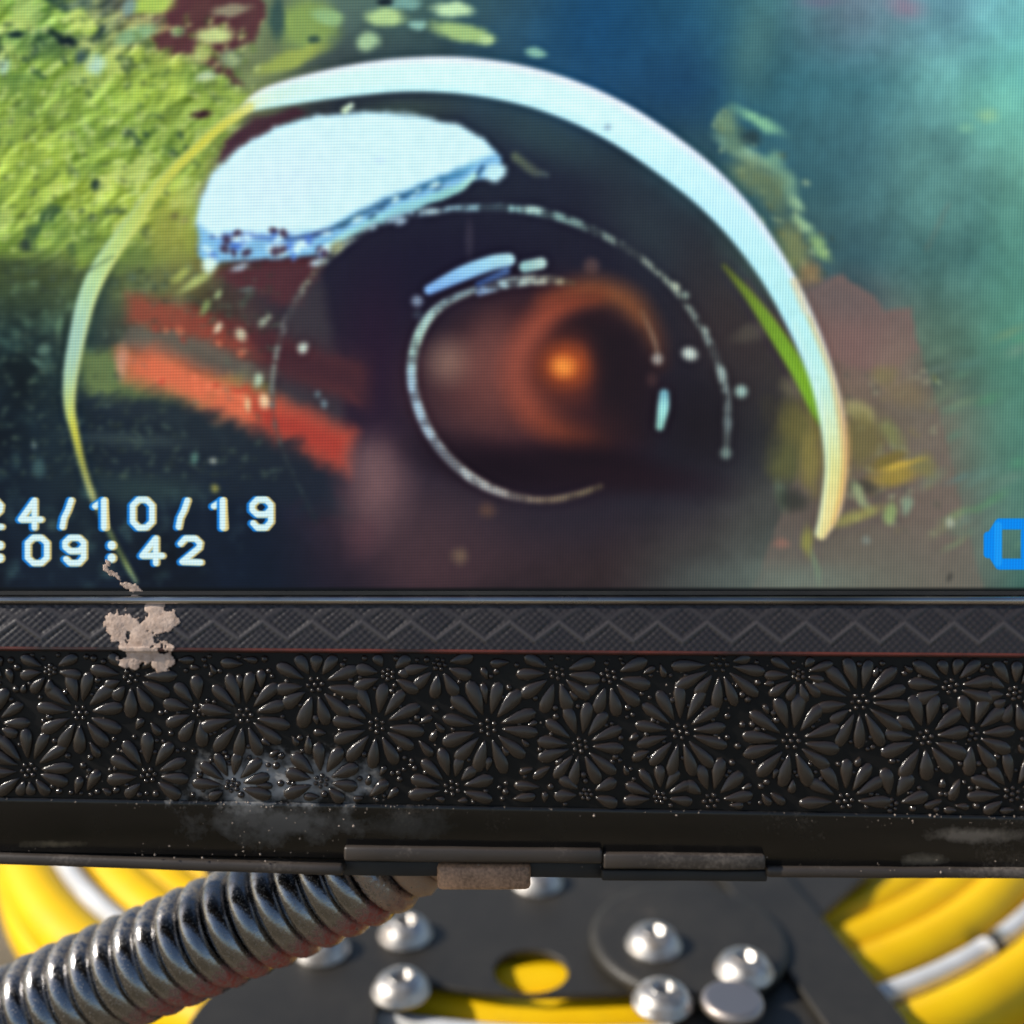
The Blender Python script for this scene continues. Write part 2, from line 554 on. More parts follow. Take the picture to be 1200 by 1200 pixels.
# mottling of the wet surroundings
img *= (1 + 0.26 * (n_big - 0.5) + 0.12 * (n_mid - 0.5))[..., None]
lowl = sstep(330, 200, XX) * sstep(250, 340, YY)
img += ((np.clip(n_mid - 0.55, 0, 1) * 130 * lowl)[..., None] * np.array([0.7, 1.0, 0.75]))
img *= (1 - 0.55 * lowl * np.clip(0.5 - n_big, 0, 1) * 2)[..., None]
teal = sstep(880, 1150, XX) * sstep(560, 300, YY)
img += (teal * (n_big - 0.5) * 34)[..., None] * np.array([0.8, 1.0, 0.7])
blob(690, 40, 90, 60, (18, 80, 128), 0, 1.0, 0.4)
blob(790, 105, 50, 45, (24, 70, 108), 0, 1.0, 0.5)
blob(985, 350, 50, 25, (38, 80, 92), 10, 1.0, 0.6)
blob(985, 190, 60, 50, (40, 95, 112), 0, 1.0, 0.5)
blob(880, 60, 28, 60, (84, 138, 136), 10, 1.0, 0.5)
blob(1160, 130, 50, 40, (100, 190, 165), 0, 1.0, 0.5)
blob(1190, 330, 40, 160, (90, 170, 140), 0, 1.0, 0.4)
blob(1155, 135, 14, 9, (130, 190, 140), 0, 0.9, 0.7)
blob(1130, 150, 9, 7, (110, 185, 150), 0, 0.9, 0.6)
blob(1060, 8, 26, 16, (138, 112, 140), 20, 0.9, 0.7)
blob(960, 2, 30, 9, (110, 108, 140), 0, 0.9, 0.5)
stroke([(1110, 240, 3, 90, 125, 118), (1085, 290, 3, 84, 118, 110)], 4, 0.5)

# yellow-green moss
poly([(-140, 20), (-40, 60), (20, 62), (60, 66), (100, 72), (130, 60), (175, 62), (220, 72), (262, 92), (285, 108), (300, 122), (270, 150), (250, 180), (236, 220), (232, 300),
      (170, 310), (110, 318), (78, 302), (20, 296), (-140, 300)], (156, 184, 72), 12, 0.85, 12)
poly([(-140, -20), (20, -20), (70, 8), (105, 18), (122, 40), (100, 44), (70, 36), (30, 36), (-20, 34), (-140, 60)], (158, 192, 84), 5, 0.95, 10)
moss = sstep(330, 240, XX + 0.25 * YY) * sstep(330, 270, YY)
em = n_leaf - np.roll(np.roll(n_leaf, 4, 0), 4, 1)
img += (moss * em * 150)[..., None] * np.array([1.0, 1.0, 0.75])
img += (moss * (n_leaf - 0.5) * 50)[..., None] * np.array([0.9, 1.0, 0.5])
n_cl = vnoise(34, 4, 0.6, 9, sx=1.3, sy=0.8, rot=math.radians(-30))
over(moss * sstep(0.54, 0.66, n_cl) * 0.5, (204, 218, 130))
over(moss * sstep(0.46, 0.34, n_cl) * 0.5, (116, 146, 66))
over(moss * sstep(0.34, 0.27, n_mid) * 0.6, (64, 88, 60))
img += (moss * (n_big - 0.5) * 60)[..., None] * np.array([1.2, 0.8, 0.2])
blob(150, 120, 60, 22, (182, 214, 74), -15, 1.0, 0.35)
blob(60, 200, 70, 40, (172, 196, 66), -30, 1.0, 0.3)
for x, y, rx, ry, rot, col, al in [
        (20, 41, 12, 4, -10, (22, 44, 46), .9), (78, 48, 14, 7, 20, (18, 34, 40), .95), (64, 40, 14, 4, 20, (30, 50, 44), .8),
        (118, 40, 8, 12, 40, (30, 52, 58), .8), (95, 66, 7, 12, 25, (70, 96, 96), .7), (113, 76, 12, 14, 20, (186, 222, 206), .8), (4, 78, 9, 12, 0, (190, 226, 214), .7),
        (235, 134, 14, 5, -12, (62, 34, 40), .95), (112, 217, 5, 7, 35, (30, 52, 52), .9), (28, 288, 8, 8, 0, (40, 56, 54), .7), (98, 94, 5, 4, 0, (80, 110, 70), .6),
        (205, 253, 6, 4, -40, (80, 70, 66), .8), (217, 258, 5, 4, 0, (170, 160, 120), .6)]:
    blob(x, y, rx, ry, col, rot, 0.7, al, 0.12)
poly([(190, 20), (214, -6), (300, -10), (312, 20), (300, 52), (280, 60), (262, 76), (284, 98), (268, 92), (246, 72), (226, 64), (206, 62), (180, 56), (176, 44), (206, 36)], (94, 52, 58), 5, 0.9, 8)
for x, y, rx, ry, rot, col in [
        (178, 6, 30, 13, -6, (176, 206, 90)), (152, 8, 12, 9, -60, (130, 160, 150)), (250, 42, 26, 12, -6, (200, 218, 142)), (238, 62, 14, 13, 20, (178, 194, 110)),
        (210, 38, 10, 7, 0, (146, 160, 120)), (272, 12, 24, 7, -8, (150, 142, 116)), (270, 68, 16, 12, 0, (140, 160, 120)), (242, 90, 14, 7, -20, (180, 202, 160)),
        (160, 40, 28, 10, -20, (140, 180, 130)), (360, 30, 40, 36, 0, (140, 170, 88)), (340, 70, 46, 12, -22, (160, 178, 84)), (385, 20, 22, 10, 10, (150, 190, 130)),
        (367, 47, 8, 6, 0, (64, 92, 74)), (325, 20, 10, 30, 0, (60, 90, 84)), (452, 20, 26, 12, 3, (186, 220, 150)), (430, 49, 16, 13, -15, (170, 206, 158)),
        (488, 30, 12, 8, 0, (140, 190, 176)), (530, 12, 26, 10, 2, (196, 232, 180)), (540, 38, 40, 12, 14, (170, 204, 130)), (570, 48, 10, 7, 0, (176, 210, 150)),
        (628, 62, 14, 7, 4, (130, 186, 170)), (475, 4, 20, 8, 0, (120, 170, 160)), (450, 2, 12, 4, 0, (30, 44, 52))]:
    blob(x, y, rx, ry, col, rot, 0.55, 0.92, 0.14)

for k in range(420):        # leaf crumbs over the moss
    x, y = R2.uniform(0, 310), R2.uniform(20, 300)
    if x * 0.9 + y * 0.2 > 290:
        continue
    c = R2.random()
    col = (206, 224, 140) if c < 0.5 else ((104, 132, 58) if c < 0.85 else (70, 84, 52))
    blob(x, y, R2.uniform(2.5, 7), R2.uniform(1.8, 4), col, R2.uniform(-70, 10), 0.9, 0.5)
for k in range(140):        # crumbs along the right bank
    t = R2.random()
    x, y = 850 + 110 * t + R2.normal(0, 16), 140 + 180 * t + R2.normal(0, 12)
    if R2.random() < 0.5:
        x, y = R2.uniform(985, 1100), R2.uniform(430, 640)
    c = R2.random()
    blob(x, y, R2.uniform(3, 8), R2.uniform(2, 4.5), (176, 204, 150) if c < 0.45 else ((130, 128, 70) if c < 0.7 else (60, 78, 66)), R2.uniform(-20, 70), 0.9, 0.5)

# inside of the bowl: dark blue-violet, then brown to the right
poly([(330, 128), (470, 112), (600, 128), (720, 182), (820, 262), (880, 350), (930, 460), (900, 560), (820, 600), (690, 640), (480, 640), (380, 560), (320, 450), (300, 330), (250, 240)], (34, 34, 52), 40, 0.55)
blob(640, 160, 110, 30, (54, 82, 86), 22, 1.0, 0.6)
blob(470, 130, 70, 16, (70, 92, 82), -4, 1.0, 0.6)
blob(760, 270, 90, 40, (52, 66, 72), 45, 1.0, 0.6)
blob(500, 330, 120, 80, (28, 22, 46), 0, 1.0, 0.7)
blob(440, 430, 50, 110, (44, 22, 46), 0, 1.0, 0.75)
blob(860, 390, 50, 110, (66, 54, 50), -25, 1.0, 0.6)
poly([(262, 166), (300, 140), (345, 128), (360, 134), (300, 164), (256, 190)], (74, 44, 56), 4, 0.9, 4)
poly([(250, 318), (300, 305), (380, 300), (372, 330), (350, 360), (310, 350), (265, 330)], (92, 48, 54), 8, 0.85, 8)
poly([(345, 345), (375, 320), (398, 440), (405, 520), (330, 500), (322, 430)], (72, 66, 70), 10, 0.6)
blob(215, 305, 40, 45, (140, 146, 66), -20, 1.0, 0.6, 0.2)
blob(160, 315, 50, 40, (92, 112, 66), 0, 1.0, 0.6, 0.2)
blob(200, 270, 30, 40, (158, 160, 66), 10, 0.9, 0.6, 0.2)

# orange-red bars under water at the left
poly([(96, 410), (150, 412), (230, 440), (310, 440), (320, 460), (200, 480), (96, 464)], (112, 134, 76), 12, 0.85, 10)
poly([(149, 344), (200, 352), (260, 372), (330, 400), (420, 432), (420, 470), (330, 432), (240, 402), (150, 376)], (168, 74, 56), 12, 0.75, 3, 0.45)
poly([(260, 375), (340, 400), (430, 436), (428, 470), (340, 438)], (84, 40, 46), 16, 0.85, 2)
poly([(150, 380), (260, 405), (330, 440), (300, 455), (200, 420), (150, 404)], (112, 104, 92), 6, 0.7, 10)
poly([(140, 412), (180, 408), (240, 434), (330, 470), (412, 508), (408, 552), (330, 520), (250, 486), (200, 462), (150, 444)], (224, 112, 74), 17, 0.95, 2, 0.15)
poly([(300, 470), (360, 484), (412, 508), (408, 554), (340, 524), (300, 500)], (168, 54, 44), 20, 0.85, 1)
poly([(300, 384), (430, 420), (430, 474), (310, 440)], (66, 38, 48), 22, 0.7)
blob(143, 424, 9, 22, (206, 150, 124), 5, 0.8, 0.7)
for k in range(26):
    t = R2.random()
    x, y = 155 + 140 * t + R2.normal(0, 5), (424 if R2.random() < .6 else 366) + 46 * t + R2.normal(0, 9)
    blob(x, y, R2.uniform(3, 8), R2.uniform(3, 6), [(240, 130, 90), (190, 62, 44), (150, 110, 90)][R2.integers(3)], R2.uniform(-60, 60), 0.8, 0.45)
poly([(92, 470), (180, 462), (260, 490), (350, 520), (400, 556), (400, 600), (330, 590), (230, 570), (120, 560)], (26, 38, 52), 14, 0.75, 14)
blob(160, 480, 60, 14, (40, 52, 60), 10, 0.9, 0.6, 0.3)
blob(150, 515, 70, 10, (66, 84, 84), 3, 0.9, 0.55, 0.3)
blob(180, 575, 70, 20, (48, 72, 70), 5, 1.0, 0.6, 0.3)
blob(110, 350, 20, 60, (44, 66, 68), 15, 1.0, 0.6, 0.3)
for k in range(620):        # flecks drifting in the water
    x, y = R2.uniform(0, 330), R2.uniform(310, 560)
    if 140 < x and 335 + 0.42 * (x - 140) < y < 470 + 0.42 * (x - 140) and R2.random() < 0.85:
        continue
    c = R2.uniform(0.45, 1.0)
    blob(x, y, R2.uniform(2, 6.5), R2.uniform(1.6, 4), (c * 100, c * 126, c * 104), R2.uniform(-60, 30), 0.9, 0.36)
for x, y, rx, ry, rot, c in [(255, 385, 5, 9, 30, (214, 200, 170)), (283, 392, 7, 9, -40, (200, 190, 160)), (308, 378, 6, 7, 20, (150, 160, 140)), (315, 372, 4, 6, 30, (140, 150, 130)),
                             (354, 408, 7, 9, 35, (196, 214, 200)), (309, 470, 7, 11, -10, (236, 206, 160)), (290, 474, 5, 10, -12, (220, 190, 140)), (303, 445, 6, 9, 15, (176, 200, 170)),
                             (380, 474, 5, 7, -20, (110, 130, 140)), (372, 462, 4, 5, 0, (96, 112, 120)), (255, 345, 8, 5, -50, (150, 170, 120)), (240, 360, 12, 5, -60, (130, 150, 90)),
                             (290, 340, 12, 4, -10, (96, 104, 100)), (52, 410, 9, 8, 0, (88, 120, 106)), (45, 425, 12, 5, 30, (80, 112, 100)), (70, 380, 5, 14, 10, (96, 130, 100)),
                             (250, 540, 5, 5, 0, (150, 160, 150)), (228, 536, 6, 8, 0, (80, 120, 110)), (253, 572, 5, 6, 0, (140, 140, 70)), (45, 548, 9, 12, 0, (60, 90, 92)),
                             (40, 522, 4, 5, 0, (90, 110, 110)), (62, 615, 10, 8, 0, (60, 84, 84)), (230, 330, 26, 6, -30, (176, 190, 110)), (212, 322, 14, 6, -40, (170, 180, 90))]:
    blob(x, y, rx, ry, c, rot, 0.7, 0.85, 0.1)

# the big white reflection with its blue torn lower edge
poly([(232, 268), (236, 234), (252, 204), (282, 174), (322, 152), (372, 138), (424, 132), (482, 136), (532, 148), (566, 164), (586, 184), (588, 202), (580, 212), (566, 210), (552, 212),
      (520, 226), (470, 244), (430, 262), (396, 282), (370, 298), (330, 303), (288, 304), (262, 306), (244, 314), (234, 300)], (130, 190, 228), 4, 0.98, 0)
for k in range(24):
    t = R2.random()
    blob(245 + 130 * t, 285 + R2.normal(0, 7), R2.uniform(5, 13), R2.uniform(3, 8), [(110, 170, 240), (196, 236, 250), (70, 110, 190), (216, 244, 236)][R2.integers(4)], R2.uniform(-50, 0), 0.7, 0.7)
stroke([(250, 278, 2, 60, 76, 140), (290, 276, 3, 96, 130, 200), (340, 280, 3, 60, 100, 160), (372, 274, 3, 44, 62, 120), (400, 262, 3, 60, 110, 140), (440, 242, 4, 60, 110, 150), (500, 218, 4, 50, 110, 150), (540, 200, 5, 80, 150, 190), (560, 184, 4, 120, 190, 214)], 2.5, 0.85)
poly([(232, 262), (235, 232), (250, 203), (280, 174), (320, 152), (371, 137), (424, 131), (482, 134), (533, 146), (566, 163), (578, 180), (540, 196), (500, 212), (450, 232), (404, 254),
      (374, 270), (330, 274), (290, 271), (248, 274)], (204, 240, 246), 6, 1.0, 0)
blob(330, 215, 90, 50, (206, 232, 248), -20, 1.0, 0.7)
stroke([(385, 288, 3, 176, 226, 220), (430, 263, 5, 150, 214, 220), (480, 242, 6, 150, 214, 224), (530, 224, 5, 150, 214, 210), (556, 206, 4, 176, 226, 214)], 2.5, 0.9)
for k in range(34):
    t = R2.random()
    bx_, by_ = 236 + 150 * t, 276 + R2.normal(0, 4) + (18 if R2.random() < 0.5 else 0)
    blob(bx_, by_, R2.uniform(3, 9), R2.uniform(3, 7), [(206, 242, 248), (206, 242, 248), (84, 130, 210), (70, 48, 70)][R2.integers(4)], R2.uniform(-60, 20), 0.7, 0.85, 0.2)
for k in range(14):
    t = R2.random()
    blob(390 + 150 * t, 268 - 62 * t + R2.normal(0, 4), R2.uniform(4, 9), R2.uniform(2, 4), [(206, 242, 240), (60, 100, 130)][R2.integers(2)], -28, 0.7, 0.7, 0.2)
blob(580, 204, 15, 11, (190, 232, 240), -20, 0.5, 0.95)
stroke([(566, 196, 2, 40, 80, 120), (560, 206, 2, 36, 70, 100)], 2, 0.8)
blob(246, 310, 12, 9, (214, 240, 220), -50, 0.6, 0.9)
blob(280, 313, 13, 5, (160, 176, 190), -20, 0.7, 0.8)
stroke([(604, 184, 5, 96, 112, 90), (626, 200, 5, 84, 96, 88), (640, 204, 2, 90, 110, 110)], 4, 0.8)
blob(445, 187, 8, 6, (190, 216, 246), 0, 1.0, 0.6)

# photographer's reflection painted in: mauve patch at the foot, silhouette edge on the right
blob(500, 630, 100, 70, (84, 58, 62), 0, 1.0, 0.6)
blob(442, 570, 44, 62, (124, 90, 92), 10, 1.0, 0.85)
blob(436, 540, 30, 30, (128, 96, 98), 0, 1.0, 0.5)
blob(425, 630, 20, 30, (96, 60, 68), 20, 1.0, 0.5)
blob(570, 598, 12, 10, (110, 78, 60), 0, 1.0, 0.6)
blob(538, 651, 11, 11, (122, 100, 78), 0, 1.0, 0.7)
poly([(945, 340), (985, 322), (1022, 346), (1036, 364), (1066, 362), (1074, 400), (1094, 460), (1112, 530), (1132, 620), (1152, 694), (880, 694), (930, 560), (960, 430)], (124, 104, 94), 3, 0.5)
blob(1040, 690, 130, 70, (108, 110, 98), 0, 1.0, 0.8)
poly([(930, 328), (985, 322), (1022, 346), (1036, 364), (1066, 362), (1076, 410), (1040, 440), (1000, 430), (960, 410)], (134, 100, 96), 5, 0.55)
blob(1050, 430, 30, 40, (146, 122, 104), 0, 1.0, 0.5)
blob(1185, 480, 60, 120, (92, 150, 124), 0, 1.0, 0.35)
for k in range(26):
    x, y = R2.uniform(1090, 1210), R2.uniform(380, 640)
    blob(x, y, R2.uniform(10, 28), R2.uniform(4, 9), (R2.uniform(80, 140), R2.uniform(135, 175), R2.uniform(100, 140)), R2.uniform(-40, -5), 1.0, 0.35)
# plants on the right of the rim
for x, y, rx, ry, rot, c in [(888, 142, 36, 9, 28, (140, 208, 160)), (850, 145, 16, 20, 10, (124, 160, 120)), (872, 180, 40, 10, 30, (150, 196, 160)), (860, 165, 14, 20, 0, (90, 130, 110)), (880, 162, 14, 10, 0, (44, 70, 74)),
                             (905, 190, 16, 14, 0, (120, 176, 144)), (880, 205, 30, 20, 30, (116, 140, 100)), (920, 215, 14, 24, -25, (120, 170, 136)), (932, 238, 16, 8, 50, (150, 196, 150)), (940, 262, 18, 8, 40, (160, 206, 150)),
                             (960, 290, 20, 9, 55, (150, 196, 120)), (930, 290, 20, 36, -20, (130, 140, 84)), (948, 318, 16, 16, 0, (150, 120, 76)), (905, 225, 18, 30, -30, (100, 126, 92))]:
    blob(x, y, rx, ry, c, rot, 0.75, 0.8, 0.18)
for x, y, rx, ry, rot, c in [(940, 500, 34, 36, 0, (120, 114, 56)), (920, 540, 26, 28, 10, (104, 106, 58)), (950, 540, 16, 40, 0, (140, 130, 62)), (915, 580, 9, 20, -10, (96, 112, 90)), (1008, 484, 24, 12, 35, (176, 172, 110)),
                             (1010, 515, 30, 34, 0, (120, 112, 62)), (1045, 510, 12, 24, -30, (130, 136, 80)), (1050, 556, 36, 14, -14, (176, 152, 50)), (1040, 540, 26, 9, -20, (136, 120, 44)), (1010, 570, 24, 8, 10, (70, 68, 58)),
                             (1080, 545, 20, 14, 30, (130, 128, 80)), (1006, 580, 8, 24, -30, (160, 178, 130)), (1042, 600, 8, 16, 15, (150, 180, 110)), (1062, 592, 8, 12, 0, (140, 170, 140)), (1000, 605, 36, 9, -20, (160, 158, 84)),
                             (1035, 440, 18, 14, 0, (134, 124, 80)), (1060, 460, 34, 18, 20, (132, 116, 86)), (945, 635, 8, 20, -6, (150, 150, 70)), (955, 665, 5, 26, -12, (120, 140, 110)), (1014, 632, 6, 6, 0, (130, 140, 130)),
                             (1112, 612, 6, 7, 0, (170, 180, 160)), (915, 637, 10, 7, 0, (150, 110, 96)), (1112, 676, 3, 6, 20, (60, 60, 56)), (930, 455, 18, 16, 0, (110, 104, 80)), (900, 480, 12, 20, 0, (60, 56, 48)), (880, 390, 26, 12, -20, (88, 82, 72)),
                             (928, 585, 20, 14, 0, (50, 54, 48)), (1055, 545, 30, 5, -14, (206, 176, 60))]:
    blob(x, y, rx, ry, c, rot, 0.7, 0.72, 0.2)
stroke([(873, 330, 2, 90, 76, 70), (910, 380, 3, 110, 90, 80), (938, 430, 2, 96, 92, 80)], 3, 0.5)
blob(930, 680, 90, 22, (112, 130, 118), 0, 1.0, 0.6)
blob(840, 680, 60, 26, (84, 92, 88), 0, 1.0, 0.6)
def warp(amp):
    """Ragged, wavy outlines as in the low-grade video."""
    global img
    wx = (vnoise(17, 3, 0.6, 41) - 0.5) * 2 * amp
    wy = (vnoise(17, 3, 0.6, 42) - 0.5) * 2 * amp
    ii = np.clip(np.arange(W)[None, :] + wx * TS, 0, W - 1).astype(int)
    jj = np.clip(np.arange(H)[:, None] + wy * TS, 0, H - 1).astype(int)
    img = img[jj, ii]


warp(3)
stroke([(848, 312, 2, 96, 108, 40), (880, 350, 6, 116, 150, 40), (912, 396, 9, 124, 176, 36), (938, 440, 9, 130, 186, 36), (956, 478, 8, 122, 176, 40), (962, 496, 4, 100, 130, 40)], 3, 0.92)
# outer white rim
stroke([(286, 128, 5, 222, 232, 170), (318, 114, 13, 208, 240, 222), (400, 97, 18, 206, 244, 238), (480, 88, 20, 208, 248, 246), (560, 91, 22, 208, 248, 248), (640, 108, 23, 208, 248, 250), (720, 142, 24, 206, 246, 250),
        (800, 196, 24, 198, 242, 250), (856, 248, 22, 190, 238, 248), (902, 310, 19, 182, 236, 240), (936, 374, 17, 176, 232, 234), (962, 440, 15, 184, 232, 224), (975, 498, 14, 206, 228, 190), (979, 548, 13, 216, 220, 150),
        (973, 596, 12, 224, 216, 146), (962, 625, 7, 220, 214, 150)], 2.5, 1.0,
       edge=[((232, 214, 236), -1, 0.55), ((150, 214, 236), 1, 0.35)])
stroke([(930, 330, 4, 214, 190, 130), (968, 430, 5, 226, 216, 200), (990, 510, 5, 214, 170, 110), (986, 570, 5, 206, 160, 90), (976, 612, 3, 190, 150, 90)], 4, 0.65)
stroke([(404, 130, 4, 200, 226, 190), (412, 124, 3, 212, 236, 214)], 2, 0.9)
blob(712, 150, 6, 5, (150, 176, 196), -40, 0.8, 0.7)
# left rim, thin and yellow
stroke([(292, 126, 6, 214, 218, 130), (262, 146, 6, 208, 210, 84), (226, 178, 6, 206, 208, 76), (188, 216, 7, 198, 208, 92), (158, 258, 9, 190, 210, 110), (124, 306, 11, 188, 218, 144), (104, 346, 11, 182, 218, 170),
        (92, 392, 10, 168, 206, 184), (84, 436, 9, 172, 206, 172), (82, 474, 7, 186, 204, 120), (88, 506, 5, 196, 196, 70), (98, 548, 4, 150, 156, 76), (110, 584, 4, 160, 170, 110), (126, 618, 3, 130, 150, 90), (142, 650, 3, 150, 170, 80), (160, 682, 2, 110, 140, 120)],
       1.8, 0.95, edge=[((228, 220, 110), -1, 0.5), ((150, 190, 190), 1, 0.35)])
stroke([(104, 318, 1.5, 60, 80, 60), (134, 300, 1, 50, 70, 50)], 2, 0.5)

# middle ring
stroke([(372, 612, 2, 40, 56, 60), (346, 562, 2, 56, 70, 72), (326, 510, 2, 74, 84, 82), (319, 466, 3, 96, 100, 96), (322, 428, 3, 104, 106, 100), (332, 386, 4, 104, 104, 104), (350, 348, 4, 104, 108, 104), (372, 316, 4, 130, 134, 112),
        (402, 288, 4, 120, 134, 124), (442, 264, 4, 120, 146, 160), (492, 250, 4, 118, 148, 166), (552, 244, 4, 108, 142, 154), (616, 246, 5, 120, 160, 160), (676, 262, 5, 100, 126, 124), (738, 294, 4, 104, 116, 112), (786, 334, 4, 110, 122, 114),
        (820, 382, 4, 96, 106, 104), (842, 428, 5, 120, 136, 134), (852, 478, 5, 110, 126, 126), (850, 534, 4, 80, 92, 92)], 2.2, 0.9, bead_=0.65)
for x, y, rx, ry, rot, c in [(505, 248, 14, 5, 0, (160, 190, 200)), (625, 246, 14, 5, 6, (170, 206, 200)), (470, 260, 9, 5, -20, (150, 176, 196)), (395, 290, 8, 10, 45, (160, 170, 130)), (792, 336, 7, 5, 45, (166, 180, 160)),
                             (803, 346, 6, 5, 45, (130, 150, 140)), (826, 388, 7, 5, 60, (140, 156, 150)), (846, 440, 6, 12, -10, (150, 172, 168)), (852, 495, 6, 14, 0, (150, 180, 182)), (850, 531, 8, 8, 0, (150, 186, 176)),
                             (808, 415, 11, 9, 20, (206, 224, 214)), (868, 459, 9, 9, 0, (164, 204, 194)), (693, 312, 11, 11, 0, (86, 66, 68)), (550, 280, 6, 26, 0, (52, 48, 66))]:
    blob(x, y, rx, ry, c, rot, 0.7, 0.85)

# innermost pipe mouth: glow far down the pipe
blob(630, 455, 148, 128, (40, 20, 32), 8, 0.5, 0.9)
blob(560, 440, 75, 90, (74, 50, 52), 0, 1.0, 0.75)
blob(560, 470, 90, 60, (104, 62, 60), 20, 1.0, 0.55)
blob(528, 424, 32, 30, (150, 118, 104), 0, 1.0, 0.75)
blob(580, 420, 34, 50, (148, 100, 94), 0, 1.0, 0.6)
blob(650, 430, 92, 92, (92, 44, 36), 0, 1.0, 0.7)
stroke([(640, 352, 10, 120, 56, 36), (690, 340, 14, 150, 84, 46), (735, 356, 16, 150, 86, 46), (762, 392, 12, 120, 70, 44), (772, 424, 6, 84, 48, 36)], 18, 0.8)
stroke([(700, 350, 8, 120, 54, 32), (650, 364, 14, 160, 72, 46), (616, 402, 16, 176, 84, 60), (606, 444, 17, 166, 78, 56), (626, 484, 17, 160, 72, 46), (664, 508, 14, 150, 68, 38), (702, 514, 8, 110, 50, 30)], 18, 0.85)
blob(600, 440, 70, 80, (140, 74, 62), 10, 1.0, 0.4)
blob(685, 384, 40, 20, (44, 24, 28), -24, 0.8, 0.9)
blob(718, 430, 30, 66, (36, 22, 28), 0, 0.8, 0.9)
blob(662, 432, 46, 44, (112, 48, 30), 0, 0.8, 0.9)
blob(664, 428, 30, 27, (186, 84, 30), 0, 0.9, 0.95)
blob(660, 430, 16, 14, (244, 148, 54), 10, 1.0, 0.95)
poly([(690, 380), (750, 390), (768, 440), (762, 520), (700, 520), (704, 440)], (34, 22, 28), 18, 0.75)
blob(690, 510, 60, 40, (70, 34, 30), 20, 1.0, 0.5)
blob(590, 548, 110, 30, (26, 10, 20), 12, 1.0, 0.95)
blob(700, 545, 90, 26, (24, 10, 18), 6, 1.0, 0.9)
blob(820, 500, 50, 60, (32, 24, 28), 0, 1.0, 0.7)
blob(740, 560, 110, 22, (36, 18, 26), 6, 1.0, 0.7)
stroke([(704, 570, 3, 100, 88, 66), (668, 582, 4, 110, 96, 80), (632, 586, 4, 122, 106, 92), (590, 578, 5, 150, 146, 144), (550, 558, 6, 168, 176, 178), (516, 526, 6, 160, 176, 188), (494, 488, 6, 160, 186, 204), (483, 446, 6, 160, 192, 210),
        (486, 408, 6, 168, 206, 196), (500, 376, 6, 170, 206, 200), (524, 354, 5, 130, 156, 164), (556, 340, 4, 120, 140, 150)], 2.2, 0.92, bead_=0.3, edge=[((196, 186, 150), 1, 0.4)])
stroke([(562, 342, 5, 120, 150, 190), (596, 332, 6, 150, 176, 180), (640, 328, 6, 150, 150, 136), (672, 332, 3, 120, 100, 70)], 2.2, 0.9, bead_=0.5)
stroke([(752, 366, 3, 120, 84, 60), (766, 398, 3, 130, 106, 90), (772, 424, 3, 110, 90, 80)], 3, 0.7)
stroke([(503, 340, 6, 120, 170, 226), (540, 322, 9, 140, 196, 236), (575, 309, 9, 160, 214, 236), (596, 305, 8, 170, 216, 226)], 2, 0.95, edge=[((80, 120, 200), 1, 0.4)])
stroke([(560, 333, 3, 60, 100, 170), (594, 318, 4, 90, 130, 190)], 2.5, 0.8)
stroke([(615, 313, 7, 150, 200, 200), (634, 309, 7, 180, 216, 210)], 2, 0.9)
blob(489, 353, 8, 8, (130, 150, 176), 0, 0.7, 0.8)
blob(490, 369, 7, 7, (60, 66, 84), 0, 0.7, 0.8)
stroke([(778, 462, 6, 110, 170, 186), (777, 478, 7, 150, 216, 214), (773, 500, 5, 130, 186, 176)], 2.5, 0.95)
blob(770, 421, 8, 8, (146, 140, 136), 0, 0.7, 0.9)
blob(764, 445, 8, 10, (66, 44, 46), 0, 0.8, 0.8)

# rim again where plants overlap it
stroke([(940, 380, 12, 180, 236, 236), (962, 440, 13, 186, 234, 224), (974, 498, 12, 208, 230, 190), (978, 548, 11, 218, 220, 150), (971, 598, 10, 226, 216, 150), (962, 625, 6, 220, 214, 150)], 3, 0.95,
       edge=[((214, 170, 90), -1, 0.75), ((200, 236, 220), 1, 0.5)])
img *= (1 + 0.06 * (n_fine - 0.5))[..., None]
img = blur(img, 2.4)
img = img + 0.5 * (img - blur(img, 5.0))      # the sharpening halo of cheap video
img = 255 * (np.clip(img, 0, 255) / 255) ** 1.06
gl = blur(np.clip(img - 150, 0, 255), 9.0)
img = img + 0.16 * gl
grey = img.mean(2, keepdims=True)
img = img + (0.10 + 0.14 * sstep(760, 1050, XX) * sstep(620, 300, YY))[..., None] * (grey - img)
img = img + (sstep(820, 1100, XX) * sstep(420, 100, YY) * 14)[..., None]

# date and time, and the battery sign, drawn by the device over the picture
GL = {'0': [[(8, 0), (18, 0), (25, 8), (25, 30), (18, 38), (8, 38), (1, 30), (1, 8), (8, 0)]],
      '1': [[(3, 9), (14, 1), (16, 38)], [(14, 1), (14, 38)]],
      '2': [[(1, 9), (7, 1), (19, 1), (25, 8), (24, 15), (3, 36), (26, 37)]],
      '4': [[(18, 38), (18, 1), (1, 27), (26, 27)]],
      '9': [[(25, 13), (19, 20), (8, 20), (2, 14), (2, 7), (8, 0), (19, 0), (25, 7), (25, 30), (19, 38), (8, 38), (3, 32)]],
      '/': [[(18, 1), (14, 14), (9, 25), (7, 37)]],
      ':': [[(12, 11), (12, 12)], [(12, 30), (12, 31)]]}


